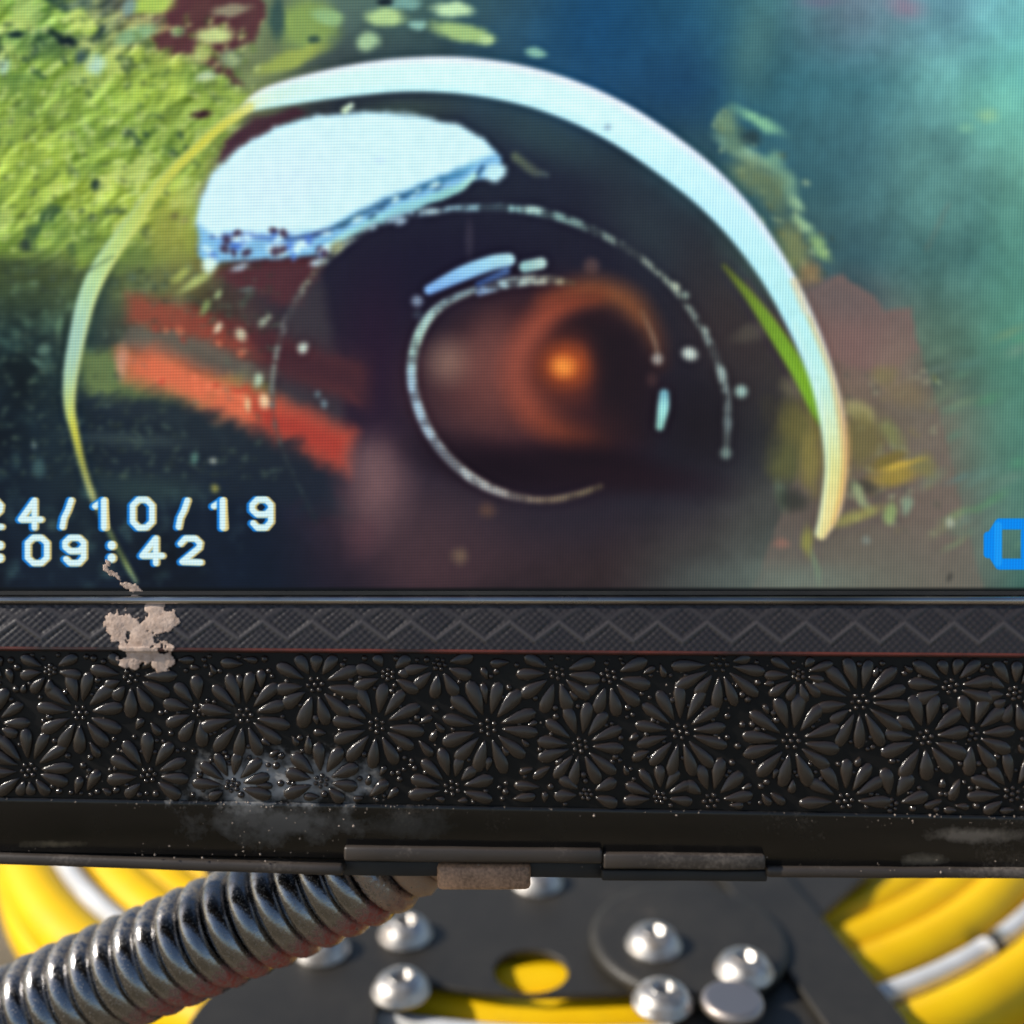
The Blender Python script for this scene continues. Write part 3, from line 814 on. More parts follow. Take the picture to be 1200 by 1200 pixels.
def glyph(ch, x, y, ky):
    for pl in GL[ch]:
        P = [(x - 13 + a * 0.94, y + b * ky) for a, b in pl]
        hw = 3.9 if ch != ':' else 5.2
        for off, c, w, al in (((-2.2, 0.4), (20, 130, 224), hw + 0.6, 0.9), ((1.9, 0.3), (228, 206, 130), hw + 0.1, 0.85), ((2.4, 2.2), (8, 16, 30), 0.1, 0.0), ((0, 0), (214, 244, 250), hw - 0.6, 1.0)):
            if al:
                stroke([(px + off[0], py + off[1], w, *c) for px, py in P], 1.2, al, sm=False)


for pl in (('2', -9), ('4', 37), ('/', 80), ('1', 122), ('0', 168), ('/', 216), ('1', 261), ('9', 307)):
    for dx in (0,):
        blob(pl[1] + 1, 603, 21, 25, (10, 20, 34), 0, 0.6, 0.5)
    glyph(pl[0], pl[1], 585.5, 0.86)
for pl in ((':', 2), ('0', 45), ('9', 88), (':', 133), ('4', 179), ('2', 224)):
    blob(pl[1] + 1, 646, 20, 24, (10, 20, 34), 0, 0.6, 0.5)
    glyph(pl[0], pl[1], 630, 0.78)
BL = (0, 136, 240)
stroke([(1171, 614, 6.5, *BL), (1268, 614, 6.5, *BL), (1268, 661, 6.5, *BL), (1171, 661, 6.5, *BL), (1163, 650, 5.5, *BL), (1163, 625, 5.5, *BL), (1171, 614, 6.5, *BL)], 1.2, 1, sm=False)
stroke([(1157, 628, 5, *BL), (1157, 649, 5, *BL)], 1.2, 1, sm=False)
stroke([(1169, 616, 4.5, 20, 152, 246), (1169, 659, 4.5, 20, 152, 246)], 1.2, 1, sm=False)
for bx in (1203, 1226, 1249):
    stroke([(bx, 624, 7.5, *BL), (bx, 652, 7.5, *BL)], 1.2, 1, sm=False)
# pixel rows (left) and columns (right) of the panel
wr = sstep(1000, 700, XX + 0.4 * YY)
rows = np.sin(2 * math.pi * (YY + 0.02 * XX) / 3.5)
cols = np.sin(2 * math.pi * (XX + 0.03 * YY) / 3.4)
img *= (1 + 0.07 * rows * (0.25 + 0.75 * wr) + 0.065 * cols * (1 - 0.75 * wr))[..., None]
img[..., 0] *= 1 + 0.03 * cols
img[..., 2] *= 1 - 0.03 * cols
# fade into the black border at the panel's end
img *= sstep(693, 686, YY)[..., None]
px = np.ones((H, W, 4), np.float32)
px[..., :3] = np.clip(img / 255.0, 0, 1)
pic = bpy.data.images.new('screen_picture', W, H)
pic.pixels.foreach_set(np.ascontiguousarray(px[::-1]).ravel())
pic.update()
pic.pack()
m, nt, bs = mat('lit_screen'); M['screen'] = m
ti = nt.nodes.new('ShaderNodeTexImage')
ti.image = pic
ti.extension = 'EXTEND'
nt.links.new(ti.outputs[0], bs.inputs['Emission Color'])
bs.inputs['Emission Strength'].default_value = 0.97
bs.inputs['Base Color'].default_value = (0.004, 0.004, 0.005, 1)
bs.inputs['Roughness'].default_value = 0.12
bs.inputs['Specular IOR Level'].default_value = 0.12

# ------------------------------------------------------------------ setting: the ground
gm = mesh('ground', [(-60, -60, 0), (60, -60, 0), (60, 60, 0), (-60, 60, 0)], [(0, 1, 2, 3)], False)
link('ground', gm, M['ground'], loc=(0, 0, -0.13), kind='structure')


def ray(x, y):
    a, v = (x - 600) / 1200, -(y - 600) / 1200
    return Vector((a, FOC * math.cos(PITCH) + v * math.sin(PITCH), -FOC * math.sin(PITCH) + v * math.cos(PITCH)))


def on_plane(x, y, z):
    d = ray(x, y)
    return Vector((0, 0, CAM_Z)) + d * ((z - CAM_Z) / d.z)


# ------------------------------------------------------------------ yellow cable reel lying flat below the monitor
RC = Vector((0.0120, 0.3052, 0))
reel = tag(empty('cable_reel', (RC.x, RC.y, -0.03)), 'flat reel wound with bright yellow cable, lying below the monitor', 'cable reel')


def ring_arc(r, z, a0, a1, rad, seg=10, wob=0.0, n=120):
    pts = []
    ph = random.uniform(0, 6.3)
    full = a1 - a0 >= 2 * math.pi - 1e-6
    for i in range(n if full else n + 1):
        a = a0 + (a1 - a0) * i / n
        rr_ = r + wob * math.sin(3 * a + ph) + 0.5 * wob * math.sin(7 * a + 2 * ph)
        pts.append((rr_ * math.cos(a), rr_ * math.sin(a), z + wob * math.sin(5 * a + ph)))
    return mesh('turn', *tube(pts, rad, seg, full))


r = 0.0890
zc = -0.0079 + 0.03
while r < 0.1495:
    if not 0.1335 < r < 0.1420:
        link('cable_turn', ring_arc(r, zc + random.uniform(-0.0004, 0.0004), 0, 2 * math.pi, 0.0060, wob=0.0003), M['yellow'], reel)
    r += 0.0080
for rl in np.arange(0.0930, 0.1475, 0.0088):
    link('cable_turn', ring_arc(rl, zc - 0.0085, 0, 2 * math.pi, 0.0058, wob=0.0003), M['yellow'], reel)
pj = on_plane(1136, 1093, -0.004) - RC
aj = math.atan2(pj.y, pj.x)
hz = -0.0042 + 0.03
RH = 0.1380
hoop = link('marker_hoop', ring_arc(RH, hz, aj - math.pi * 1.2, aj - 0.012, 0.0022), M['white_tube'], reel)
hoop['label'] = 'white tube following the yellow turns'
hoop2 = link('marker_hoop', ring_arc(RH, hz, aj + 0.012, aj + math.pi * 0.8 - 0.02, 0.0021), M['white_tube'], reel)
link('hoop_joint', ring_arc(RH, hz, aj - 0.013, aj + 0.013, 0.0017, n=4), M['rubber'], reel)
link('drum_floor', fill_curve('drum_floor', [[(0.146 * math.cos(a), 0.146 * math.sin(a)) for a in np.linspace(0, 6.2832, 96, endpoint=False)]], 0.0, 0.006, 0.001), M['rubber'], reel)

# ------------------------------------------------------------------ dark hub bracket with bolts over the reel
brk = tag(empty('hub_bracket', (RC.x, RC.y, -0.005)), 'dark grey metal hub bracket with round bolt heads over the yellow cable', 'bracket')
b0 = Vector((RC.x, RC.y, 0))


def pl(x, y, z=0.0):
    p = on_plane(x, y, z) - b0
    return (p.x, p.y)


def rounded(pts, n=5, k=0.18):
    out = []
    m_ = len(pts)
    for i in range(m_):
        a, b, c = Vector(pts[i - 1]), Vector(pts[i]), Vector(pts[(i + 1) % m_])
        p, q = b.lerp(a, k), b.lerp(c, k)
        for t in np.linspace(0, 1, n):
            out.append(tuple((1 - t) ** 2 * p + 2 * t * (1 - t) * b + t * t * q))
    return out


outer = rounded([pl(1030, 1010), pl(922, 1106), pl(985, 1172), pl(1075, 1290), pl(165, 1290), pl(235, 1180), pl(300, 1110), pl(235, 1010), (-0.08, 0.05), (0.07, 0.05)], 5, 0.1)
# arched window through which the cable shows, and the small round hole
win = [pl(x, y - 20) for x, y in ((486, 1167), (520, 1174), (570, 1181), (620, 1184), (680, 1183), (730, 1181), (754, 1178), (768, 1188), (790, 1204), (790, 1262), (430, 1262), (440, 1200), (462, 1178))]
hc = on_plane(622, 1137, 0) - b0
hole = [(hc.x + 0.0072 * math.cos(a), hc.y + 0.0068 * math.sin(a)) for a in np.linspace(0, 6.2832, 40, endpoint=False)]
pm = fill_curve('plate', [outer, win, hole], 0.0037, 0.005, 0.0004)
link('plate', pm, M['plate'], brk)
bm = bmesh.new()


def bar_between(a, b, w, z0, z1):
    a, b = Vector(a), Vector(b)
    t = (b - a).normalized()
    n = Vector((-t.y, t.x)) * w / 2
    return [tuple(p) for p in (a - n, b - n, b + n, a + n)]


link('edge_flange', fill_curve('edge_flange', [rounded(bar_between(pl(858, 1000), pl(1026, 1222), 0.013, 0, 0), 4, 0.08)], 0.0052, 0.0066, 0.0006), M['plate'], brk)
dc = on_plane(806, 1112, 0) - b0
RD = (Vector(pl(912, 1112)) - Vector(pl(700, 1112))).length / 2


def disc(rad, n=64):
    return [(dc.x + rad * math.cos(a), dc.y + rad * math.sin(a)) for a in np.linspace(0, 6.2832, n, endpoint=False)]


link('bearing_disc', fill_curve('bearing_disc', [disc(RD)], 0.0052, 0.0082, 0.0014), M['plate'], brk)


def bolt_mesh(rad, h):
    """Button head with a hexagon socket and a thin washer flange."""
    prof = [(rad * 1.04, 0), (rad * 1.04, h * 0.14), (rad * 0.99, h * 0.2), (rad * 0.95, h * 0.42), (rad * 0.84, h * 0.68), (rad * 0.68, h * 0.88), (rad * 0.52, h * 0.98), (rad * 0.42, h)]
    n = 36
    V, F = [], []
    for (rr_, zz) in prof:
        for k in range(n):
            a = 2 * math.pi * k / n
            V.append((rr_ * math.cos(a), rr_ * math.sin(a), zz))
    F += grid_faces(len(prof), n, False, True)
    base = len(V)

    def hexr(a, R):
        s_ = math.pi / 3
        return R * math.cos(s_ / 2) / math.cos((a % s_) - s_ / 2)
    for zz, R in ((h * 0.97, rad * 0.38), (h * 0.4, rad * 0.36), (h * 0.36, rad * 0.01)):
        for k in range(n):
            a = 2 * math.pi * k / n
            q = hexr(a, R)
            V.append((q * math.cos(a), q * math.sin(a), zz))
    li = base - n
    for L_ in range(3):
        s0 = li if L_ == 0 else base + (L_ - 1) * n
        s1 = base + L_ * n
        for k in range(n):
            F.append((s0 + k, s0 + (k + 1) % n, s1 + (k + 1) % n, s1 + k))
    me = mesh('bolt', V, F)
    return me


bme = bolt_mesh(0.0050, 0.0033)
first = None
for i, (x, y) in enumerate([(475, 1088), (470, 1154), (378, 1106), (766, 1100), (776, 1168), (872, 1131), (630, 1027)]):
    zb = 0.0082 if i in (3, 4, 5) else 0.0052
    p = on_plane(x, y + 8, zb - 0.005) - b0
    if first is None:
        first = link('bolt', bme, M['chrome'], brk, (p.x, p.y, zb), (0, 0, 0.3))
    else:
        c = first.copy()
        C.objects.link(c)
        c.parent = brk
        c.location = (p.x, p.y, zb)
        c.rotation_euler = (0, 0, random.uniform(0, 1))
p = on_plane(858, 1182, 0.003) - b0
hx = [(p.x + 0.0044 * math.cos(a + .3), p.y + 0.0044 * math.sin(a + .3)) for a in np.linspace(0, 6.2832, 28, endpoint=False)]
hn = link('flat_screw', fill_curve('flat_screw', [hx], 0.0052, 0.0074, 0.0009), M['dull_steel'], brk, (0, 0, 0.0028))
hn['label'] = 'dull flat steel screw head'

# ------------------------------------------------------------------ monitor
mon = tag(empty('inspection_monitor', (0, D0 * math.cos(PITCH), CAM_Z - D0 * math.sin(PITCH)), (-PITCH, 0, 0)),
          'black monitor with flower embossed bezel, showing a pipe inspection picture', 'monitor')


def lp(x, y, d=0.0):
    """Point on the monitor: x, y in reference units, d = mm behind the screen face."""
    k = S * (D0 + d * 0.001) / D0
    return ((x - 600) * k, d * 0.001, (600 - y) * k)


XL, XR = -230, 1430
# screen
sv = [lp(X0, Y1), lp(X1, Y1), lp(X1, Y0), lp(X0, Y0)]
sm_ = mesh('screen', sv, [(0, 1, 2, 3)], False)
uv = sm_.uv_layers.new(name='UVMap')
for lpi, c in zip(range(4), ((0, 0), (1, 0), (1, 1), (0, 1))):
    uv.data[lpi].uv = c
scr = link('screen', sm_, M['screen'], mon)
scr['label'] = 'lit display with date, time and a view down a pipe'


def strip(name, prof, material, nx=90, smooth=True, xl=XL, xr=XR):
    """Moulding along x: prof = list of (y at left, y slope across, depth)."""
    V = []
    for i in range(nx):
        x = xl + (xr - xl) * i / (nx - 1)
        t = x / 1200
        for (y, s_, d) in prof:
            V.append(lp(x, y + s_ * t, d))
    me = mesh(name, V, [f[::-1] for f in grid_faces(nx, len(prof))], smooth)
    return link(name, me, material, mon)


strip('screen_gasket', [(692.5, 0, 0.02), (693, 0, -0.1), (697, 0, -0.1), (698, 0, 0.5)], M['rubber'], 2, False)
strip('bezel_bead', [(697.5, 0, 0.4), (698, 0, -0.2), (699, 0, -0.75), (701, 0, -1.0), (703.5, .5, -1.1), (706, .5, -1.0), (708, .6, -0.75), (709.5, .6, -0.5)], M['bead'], 60)

# zig-zag band: chevron ribs and woven dots, as relief
nx, ny = 1400, 42
bx = np.linspace(XL, XR, nx)
by = np.linspace(0, 1, ny)
BX, BT = np.meshgrid(bx, by, indexing='ij')
BY = 708.5 + BT * (757.5 - 708.5 + 8 * BX / 1200 * 1.0)
per = 57.8
ph = (BX - 78) / per


def tri(u):
    return np.abs((u % 1.0) - 0.5) * 2        # 1 at peaks, 0 half-way


tp = tri(ph)                                       # 1 at x = 78 + k*57.8
rel = (BY - 708.5) / (1 + 8 * BX / 1200 / 49)
rib = np.zeros_like(BX)
for yl in (38.5 - 20.0 * tp, 0 + 15.0 * tp):
    first_rib = not rib.any()
    dd = np.abs(rel - yl) * 0.80
    rib = np.maximum(rib, (1.0 if first_rib else 0.55) * np.exp(-(dd / 2.8) ** 2))
dots = 0.5 + 0.5 * np.sin(2 * math.pi * BX / 9.5) * np.sin(2 * math.pi * rel / 8.2)
hgt = 0.13 * rib + 0.11 * dots * (1 - np.clip(rib * 1.6, 0, 1)) - 0.05 * np.exp(-((np.minimum(np.abs(rel - (38.5 - 20 * tp)), np.abs(rel - 15 * tp)) * .8 - 5) / 1.8) ** 2)
dep = -0.55 - 1.35 * BT ** 0.8 - hgt
V = np.stack([(BX - 600) * S * (D0 + dep * .001) / D0, dep * .001, (600 - BY) * S * (D0 + dep * .001) / D0], -1).reshape(-1, 3)
zme = mesh('zigzag_band', V.tolist(), [f[::-1] for f in grid_faces(nx, ny)])
za = zme.attributes.new('rib_tone', 'FLOAT', 'POINT')
za.data.foreach_set('value', (rib ** 1.5 * 0.75 + 0.10 * dots ** 2 * (1 - rib)).astype(np.float32).ravel())
link('zigzag_band', zme, M['band_plastic'], mon)
strip('trim_line', [(757, 8, -1.5), (757.5, 8, -2.0), (758.5, 8, -2.35), (760.5, 8, -2.4), (762, 8, -2.2), (762.5, 8, -1.4)], M['red_trim'], 60)
strip('floral_panel', [(761.5, 8, -1.45), (762, 8, -1.5), (933, 22, -1.5), (934, 22, -1.1)], M['black_plastic'], 40, False)
strip('lower_band', [(932.5, 22, -1.2), (934, 22, -1.72), (936.5, 22, -1.85), (940, 22, -1.8), (996, 22, -0.9), (999, 22, -0.2)], M['gloss_black'], 60)

# daisies: (x, y, petal reach, petals)
FL = [(95, 835, 49, 11), (287, 838, 52, 11), (370, 802, 52, 11), (35, 902, 50, 11), (175, 908, 48, 11), (155, 792, 50, 10), (235, 832, 44, 10), (273, 920, 44, 10), (377, 915, 44, 10), (-8, 848, 44, 10), (60, 785, 36, 9),
      (442, 850, 52, 11), (572, 852, 56, 12), (530, 923, 50, 11), (653, 788, 48, 11), (680, 873, 50, 11), (713, 792, 50, 11), (797, 857, 54, 12), (515, 778, 42, 10), (773, 934, 40, 10), (687, 930, 38, 9),
      (843, 778, 55, 12), (927, 868, 56, 12), (1007, 822, 56, 12), (833, 938, 50, 11), (990, 938, 52, 11), (1083, 864, 52, 11), (1137, 860, 48, 10), (1113, 804, 50, 11), (1188, 812, 46, 10), (1043, 943, 44, 9), (1185, 930, 50, 11),
      (455, 790, 40, 9), (935, 790, 40, 10)]


FL = [(a, b, c * 1.05, d + (1 if i % 2 else 0)) for i, (a, b, c, d) in enumerate(FL)]


def petal_mesh(round_):
    """Raised drop-shaped petal, 1 long along +x, bulging to -y, ~45 faces."""
    n = 12
    ring = []
    for k in range(n):
        a = 2 * math.pi * k / n
        u = 0.5 - 0.5 * math.cos(a)                  # 0 inner tip, 1 outer end
        wd = (0.26 + 0.74 * u ** 0.8)
        ring.append((u, math.sin(a) * 0.5 * wd * 1.33))
    V, F = [], []
    for sc, hh in ((1.0, 0.15), (0.93, -0.42), (0.74, -0.84), (0.36, -1.0)):
        for (u, w_) in ring:
            cu_ = 0.54 + (u - 0.54) * sc
            V.append((cu_, hh, w_ * sc))
    F += [f for f in grid_faces(4, n, False, True)]
    F.append(tuple(3 * n + k for k in range(n)))
    me = mesh('petal', V, F)
    return me


bmn = bmesh.new(); bmn.from_mesh(petal_mesh(0)); pet_me = bm_mesh('petal', bmn, True)
pet_me.materials.append(M['petal_plastic'])


def bead(V, F, x, y, d, rad):
    """Low dome on the panel."""
    b = len(V)
    c = Vector(lp(x, y, d))
    n = 8
    for (q, hh) in ((1.0, 0.1), (0.8, -0.55), (0.42, -0.88)):
        for k in range(n):
            a = 2 * math.pi * k / n
            V.append(c + Vector((q * rad * S * math.cos(a), hh * rad * S * 0.9, q * rad * S * math.sin(a))))
    V.append(c + Vector((0, -rad * S * 0.95, 0)))
    for i in range(2):
        for k in range(n):
            F.append((b + i * n + k, b + i * n + (k + 1) % n, b + (i + 1) * n + (k + 1) % n, b + (i + 1) * n + k))
    for k in range(n):
        F.append((b + 2 * n + k, b + 2 * n + (k + 1) % n, b + 3 * n))


PD = -1.5


def top_y(x):
    return 763 + 8 * x / 1200


def bot_y(x):
    return 933 + 22 * x / 1200


occupied = []
npet = 0
for fi, (fx, fy, fr, fn) in enumerate(FL):
    V, F = [], []
    for k in range(7):
        a = k * 2 * math.pi / 6 + fi
        q = 0 if k == 6 else fr * 0.15
        x, y = fx + q * math.cos(a), fy + q * math.sin(a) * 0.92
        if top_y(x) + 2 < y < bot_y(x) - 2:
            bead(V, F, x, y, PD, random.uniform(2.9, 3.7))
    if not V:
        bead(V, F, fx, min(max(fy, top_y(fx) + 4), bot_y(fx) - 4), PD, 2.5)
    bmf = bmesh.new(); bmf.from_mesh(mesh('flower_centre', V, F))
    fo = link('embossed_flower', bm_mesh('flower_centre', bmf, True), M['petal_plastic'], mon)
    off = random.uniform(0, 6.28)
    for k in range(fn):
        a = off + 2 * math.pi * k / fn + random.uniform(-0.06, 0.06)
        r0, r1 = fr * 0.26, fr * random.uniform(0.93, 1.04)
        ca, sa = math.cos(a), math.sin(a) * 0.94
        tipx, tipy = fx + r1 * ca, fy + r1 * sa
        # a petal gives way to flowers drawn before it and to the panel's edges
        while r1 > r0 + fr * 0.33:
            tipx, tipy = fx + r1 * ca, fy + r1 * sa
            midx, midy = fx + r1 * .8 * ca, fy + r1 * .8 * sa
            hit_ = any(math.hypot(tipx - gx_, tipy - gy_) < gr_ * 0.80 or math.hypot(midx - gx_, midy - gy_) < gr_ * 0.80 for gx_, gy_, gr_, _ in FL[:fi])
            if hit_ or not (top_y(tipx) + 1 < tipy < bot_y(tipx) - 1):
                r1 -= fr * 0.06
            else:
                break
        else:
            continue
        hit0 = any(math.hypot(fx + r0 * 1.3 * ca - gx_, fy + r0 * 1.3 * sa - gy_) < gr_ * 0.9 for gx_, gy_, gr_, _ in FL[:fi])
        if hit0:
            continue
        L_ = r1 - r0
        wd = fr * 2 * math.pi / fn * random.uniform(0.54, 0.62) * (0.72 + 0.28 * L_ / (0.74 * fr))
        po = bpy.data.objects.new('petal', pet_me)
        C.objects.link(po)
        po.parent = fo
        po.location = lp(fx + r0 * ca, fy + r0 * sa, PD)
        ang = math.atan2(-(sa), ca)                    # screen y runs down
        po.rotation_euler = (0, -ang, 0)
        po.scale = (L_ * S, 0.00050 * random.uniform(0.9, 1.15) * (0.7 + 0.3 * L_ / (0.74 * fr)), wd * S)
        npet += 1
        for q in np.linspace(0.1, 1, 5):
            occupied.append((fx + (r0 + L_ * q) * ca, fy + (r0 + L_ * q) * sa, wd * 0.5 * (0.5 + 0.5 * q)))
    occupied.append((fx, fy, fr * 0.25))
print('petals', npet)
# buds and leaves in the gaps between the flowers: too many and small to pick apart
OC = np.array(occupied)
V, F = [], []
pv = np.array([v.co[:] for v in pet_me.vertices])
pf = [tuple(p.vertices) for p in pet_me.polygons]
for size, tries in (((31, 14), 6000), ((25, 12), 8000), ((19, 10), 8000), ((14, 8.5), 6000), ((0, 4.6), 5000), ((0, 3.4), 5000)):
    for _ in range(tries):
        x = random.uniform(XL + 10, XR - 10)
        y = random.uniform(top_y(x), bot_y(x))
        L_, wd = size[0] * random.uniform(0.9, 1.1), size[1] * random.uniform(0.9, 1.1)
        a = random.uniform(0, 6.28)
        if L_ == 0:
            samp = [(x, y, wd)]
        else:
            samp = [(x + L_ * q * math.cos(a), y + L_ * q * math.sin(a), wd * 0.5 * (0.55 + 0.45 * q)) for q in (0.05, 0.35, 0.7, 0.95)]
        if any(not (top_y(sx) + sr < sy < bot_y(sx) - sr) for sx, sy, sr in samp):
            continue
        if any((np.hypot(OC[:, 0] - sx, OC[:, 1] - sy) < OC[:, 2] + sr - 1.5).any() for sx, sy, sr in samp):
            continue
        OC = np.vstack([OC, np.array(samp)])
        if L_ == 0:
            bead(V, F, x, y, PD, wd)
        else:
            b = len(V)
            c = Vector(lp(x, y, PD))
            for q in pv:
                lx, lz = q[0] * L_ * S, q[2] * wd * S
                V.append(c + Vector((lx * math.cos(a) + lz * math.sin(a), q[1] * 0.00042, -lx * math.sin(a) + lz * math.cos(a))))
            F += [tuple(b + i for i in f) for f in pf]
bmf = bmesh.new(); bmf.from_mesh(mesh('filler_leaves', V, F))
link('embossed_leaves', bm_mesh('embossed_leaves', bmf, True), M['petal_plastic'], mon, kind='stuff')

# lower edge of the housing: lip, clip bar, tab, blocks


def block(name, x0, y0, x1, y1, d0, d1, material, bev=0.25, slope=0.0, parent=mon, wob=0.0):
    """Bevelled bar between reference units, from depth d0 to d1 (mm)."""
    nxs = max(2, int((x1 - x0) / 40))
    bm_ = bmesh.new()
    rows_ = []
    for i in range(nxs + 1):
        x = x0 + (x1 - x0) * i / nxs
        sy = slope * (x - x0)
        j0, j1 = random.uniform(-wob, wob), random.uniform(-wob, wob)
        rows_.append([bm_.verts.new(lp(x, y0 + sy + j0, d0)), bm_.verts.new(lp(x, y1 + sy + j1, d0)),
                      bm_.verts.new(lp(x, y1 + sy + j1, d0)[:1] + (d1 * .001,) + lp(x, y1 + sy + j1, d0)[2:]),
                      bm_.verts.new(lp(x, y0 + sy + j0, d0)[:1] + (d1 * .001,) + lp(x, y0 + sy + j0, d0)[2:])])
    for a_, b_ in zip(rows_[:-1], rows_[1:]):
        for k in range(4):
            bm_.faces.new((a_[k], a_[(k + 1) % 4], b_[(k + 1) % 4], b_[k]))
    bm_.faces.new(rows_[0])
    bm_.faces.new(rows_[-1][::-1])
    bmesh.ops.recalc_face_normals(bm_, faces=bm_.faces)
    ed = [e for e in bm_.edges if len(e.link_faces) == 2 and e.calc_face_angle(0) > 0.8]
    bmesh.ops.bevel(bm_, geom=ed, offset=bev * .001, segments=2, affect='EDGES', profile=0.5)
    return link(name, bm_mesh(name, bm_, True), material, parent)


def shade_by_angle(o, ang=0.7):
    pass


block('bottom_lip', XL, 993, 402, 1006, -1.5, 6, M['lip_plastic'], 0.4, 0.033, wob=0.3)
block('clip_bar', 403, 992, 706, 1009, -1.9, 6, M['lip_plastic'], 0.35, 0.012, wob=0.5)
block('clip_recess', 392, 1008, 706, 1026, 0.6, 6, M['rubber'], 0.2, 0.008, wob=0.5)
block('latch_tab', 512, 1013, 622, 1044, -0.4, 5, M['dusty_sunlit_tab'], 0.6, 0.0, wob=1.0)
block('bottom_block', 707, 1000, 897, 1018, -1.9, 6, M['lip_plastic'], 0.3, 0.008, wob=0.6)
block('block_ledge', 705, 1019, 899, 1032, -0.9, 6, M['rubber'], 0.25, 0.006, wob=0.4)
block('bottom_lip', 898, 1016, XR, 1029, -1.4, 6, M['lip_plastic'], 0.4, 0.004, wob=0.4)
# housing behind everything
bm_ = bmesh.new()
hv = [lp(XL, -240, 0.8), lp(XR, -240, 0.8), lp(XR, 1014, 0.8), lp(XL, 985, 0.8)]
fr_ = [bm_.verts.new(v) for v in hv]
bk_ = [bm_.verts.new((v[0] * 0.99, 0.008, v[2] * 0.99)) for v in hv]
bm_.faces.new(fr_); bm_.faces.new(bk_[::-1])
for k in range(4):
    bm_.faces.new((fr_[k], fr_[(k + 1) % 4], bk_[(k + 1) % 4], bk_[k]))
bmesh.ops.bevel(bm_, geom=list(bm_.edges), offset=0.0012, segments=2, affect='EDGES')
link('housing', bm_mesh('housing', bm_), M['black_plastic'], mon)
block('side_rail', XL, -240, X0 - 2, 700, -1.6, 0.7, M['black_plastic'], 0.5)
block('side_rail', X1 + 2, -240, XR, 700, -1.6, 0.7, M['black_plastic'], 0.5)
block('top_rail', X0 - 1, -240, X1 + 1, Y0 - 2, -1.6, 0.7, M['black_plastic'], 0.5)

# dust crumbs lying on the bezel
V, F = [], []
R3 = random.Random(3)
for k in range(380):
    x = R3.uniform(0, 1200)
    zone = R3.random()
    if zone < 0.35:
        x = R3.choice((x, R3.uniform(150, 520), R3.uniform(1000, 1200)))
        y, d = 934 + 22 * x / 1200 + abs(R3.gauss(0, 6)), -1.85
        d += 0.9 * max(0, (y - 940 - 22 * x / 1200) / 56)
    elif zone < 0.5:
        x = R3.gauss(330, 70); y, d = R3.uniform(900, 990), -1.6
    elif zone < 0.7:
        y, d = R3.uniform(985, 1004) + 22 * x / 1200, -1.5
    else:
        y, d = R3.uniform(770, 930), -1.75
    c = Vector(lp(x, y, d))
    rr_ = R3.choice((0.3, 0.4, 0.5, 0.7, 1.1)) * S * R3.uniform(0.8, 1.5)
    b = len(V)
    for v in ((1, 0, 0), (-1, 0, 0), (0, 1, 0), (0, -1, 0), (0, 0, 1), (0, 0, -1)):
        V.append(c + Vector(v) * rr_ * R3.uniform(0.6, 1.3))
    for f in ((0, 2, 4), (2, 1, 4), (1, 3, 4), (3, 0, 4), (2, 0, 5), (1, 2, 5), (3, 1, 5), (0, 3, 5)):
        F.append(tuple(b + i for i in f))
link('dust_crumbs', mesh('dust_crumbs', V, F, False), M['dust'], mon, kind='stuff')

# ------------------------------------------------------------------ dried mud smears


def fract(x, y, seed):
    r_ = np.random.default_rng(seed)
    out, amp = np.zeros_like(x), 1.0
    for o in range(4):
        T = r_.random((64, 64))
        p = 17 / 2 ** o
        u, v = x / p + 90.3, y / p + 90.1
        iu, iv = np.floor(u).astype(int), np.floor(v).astype(int)
        fu, fv = u - iu, v - iv
        out += amp * ((T[iv % 64, iu % 64] * (1 - fu) + T[iv % 64, (iu + 1) % 64] * fu) * (1 - fv) + (T[(iv + 1) % 64, iu % 64] * (1 - fu) + T[(iv + 1) % 64, (iu + 1) % 64] * fu) * fv)
        amp *= 0.62
    return out / 2.2


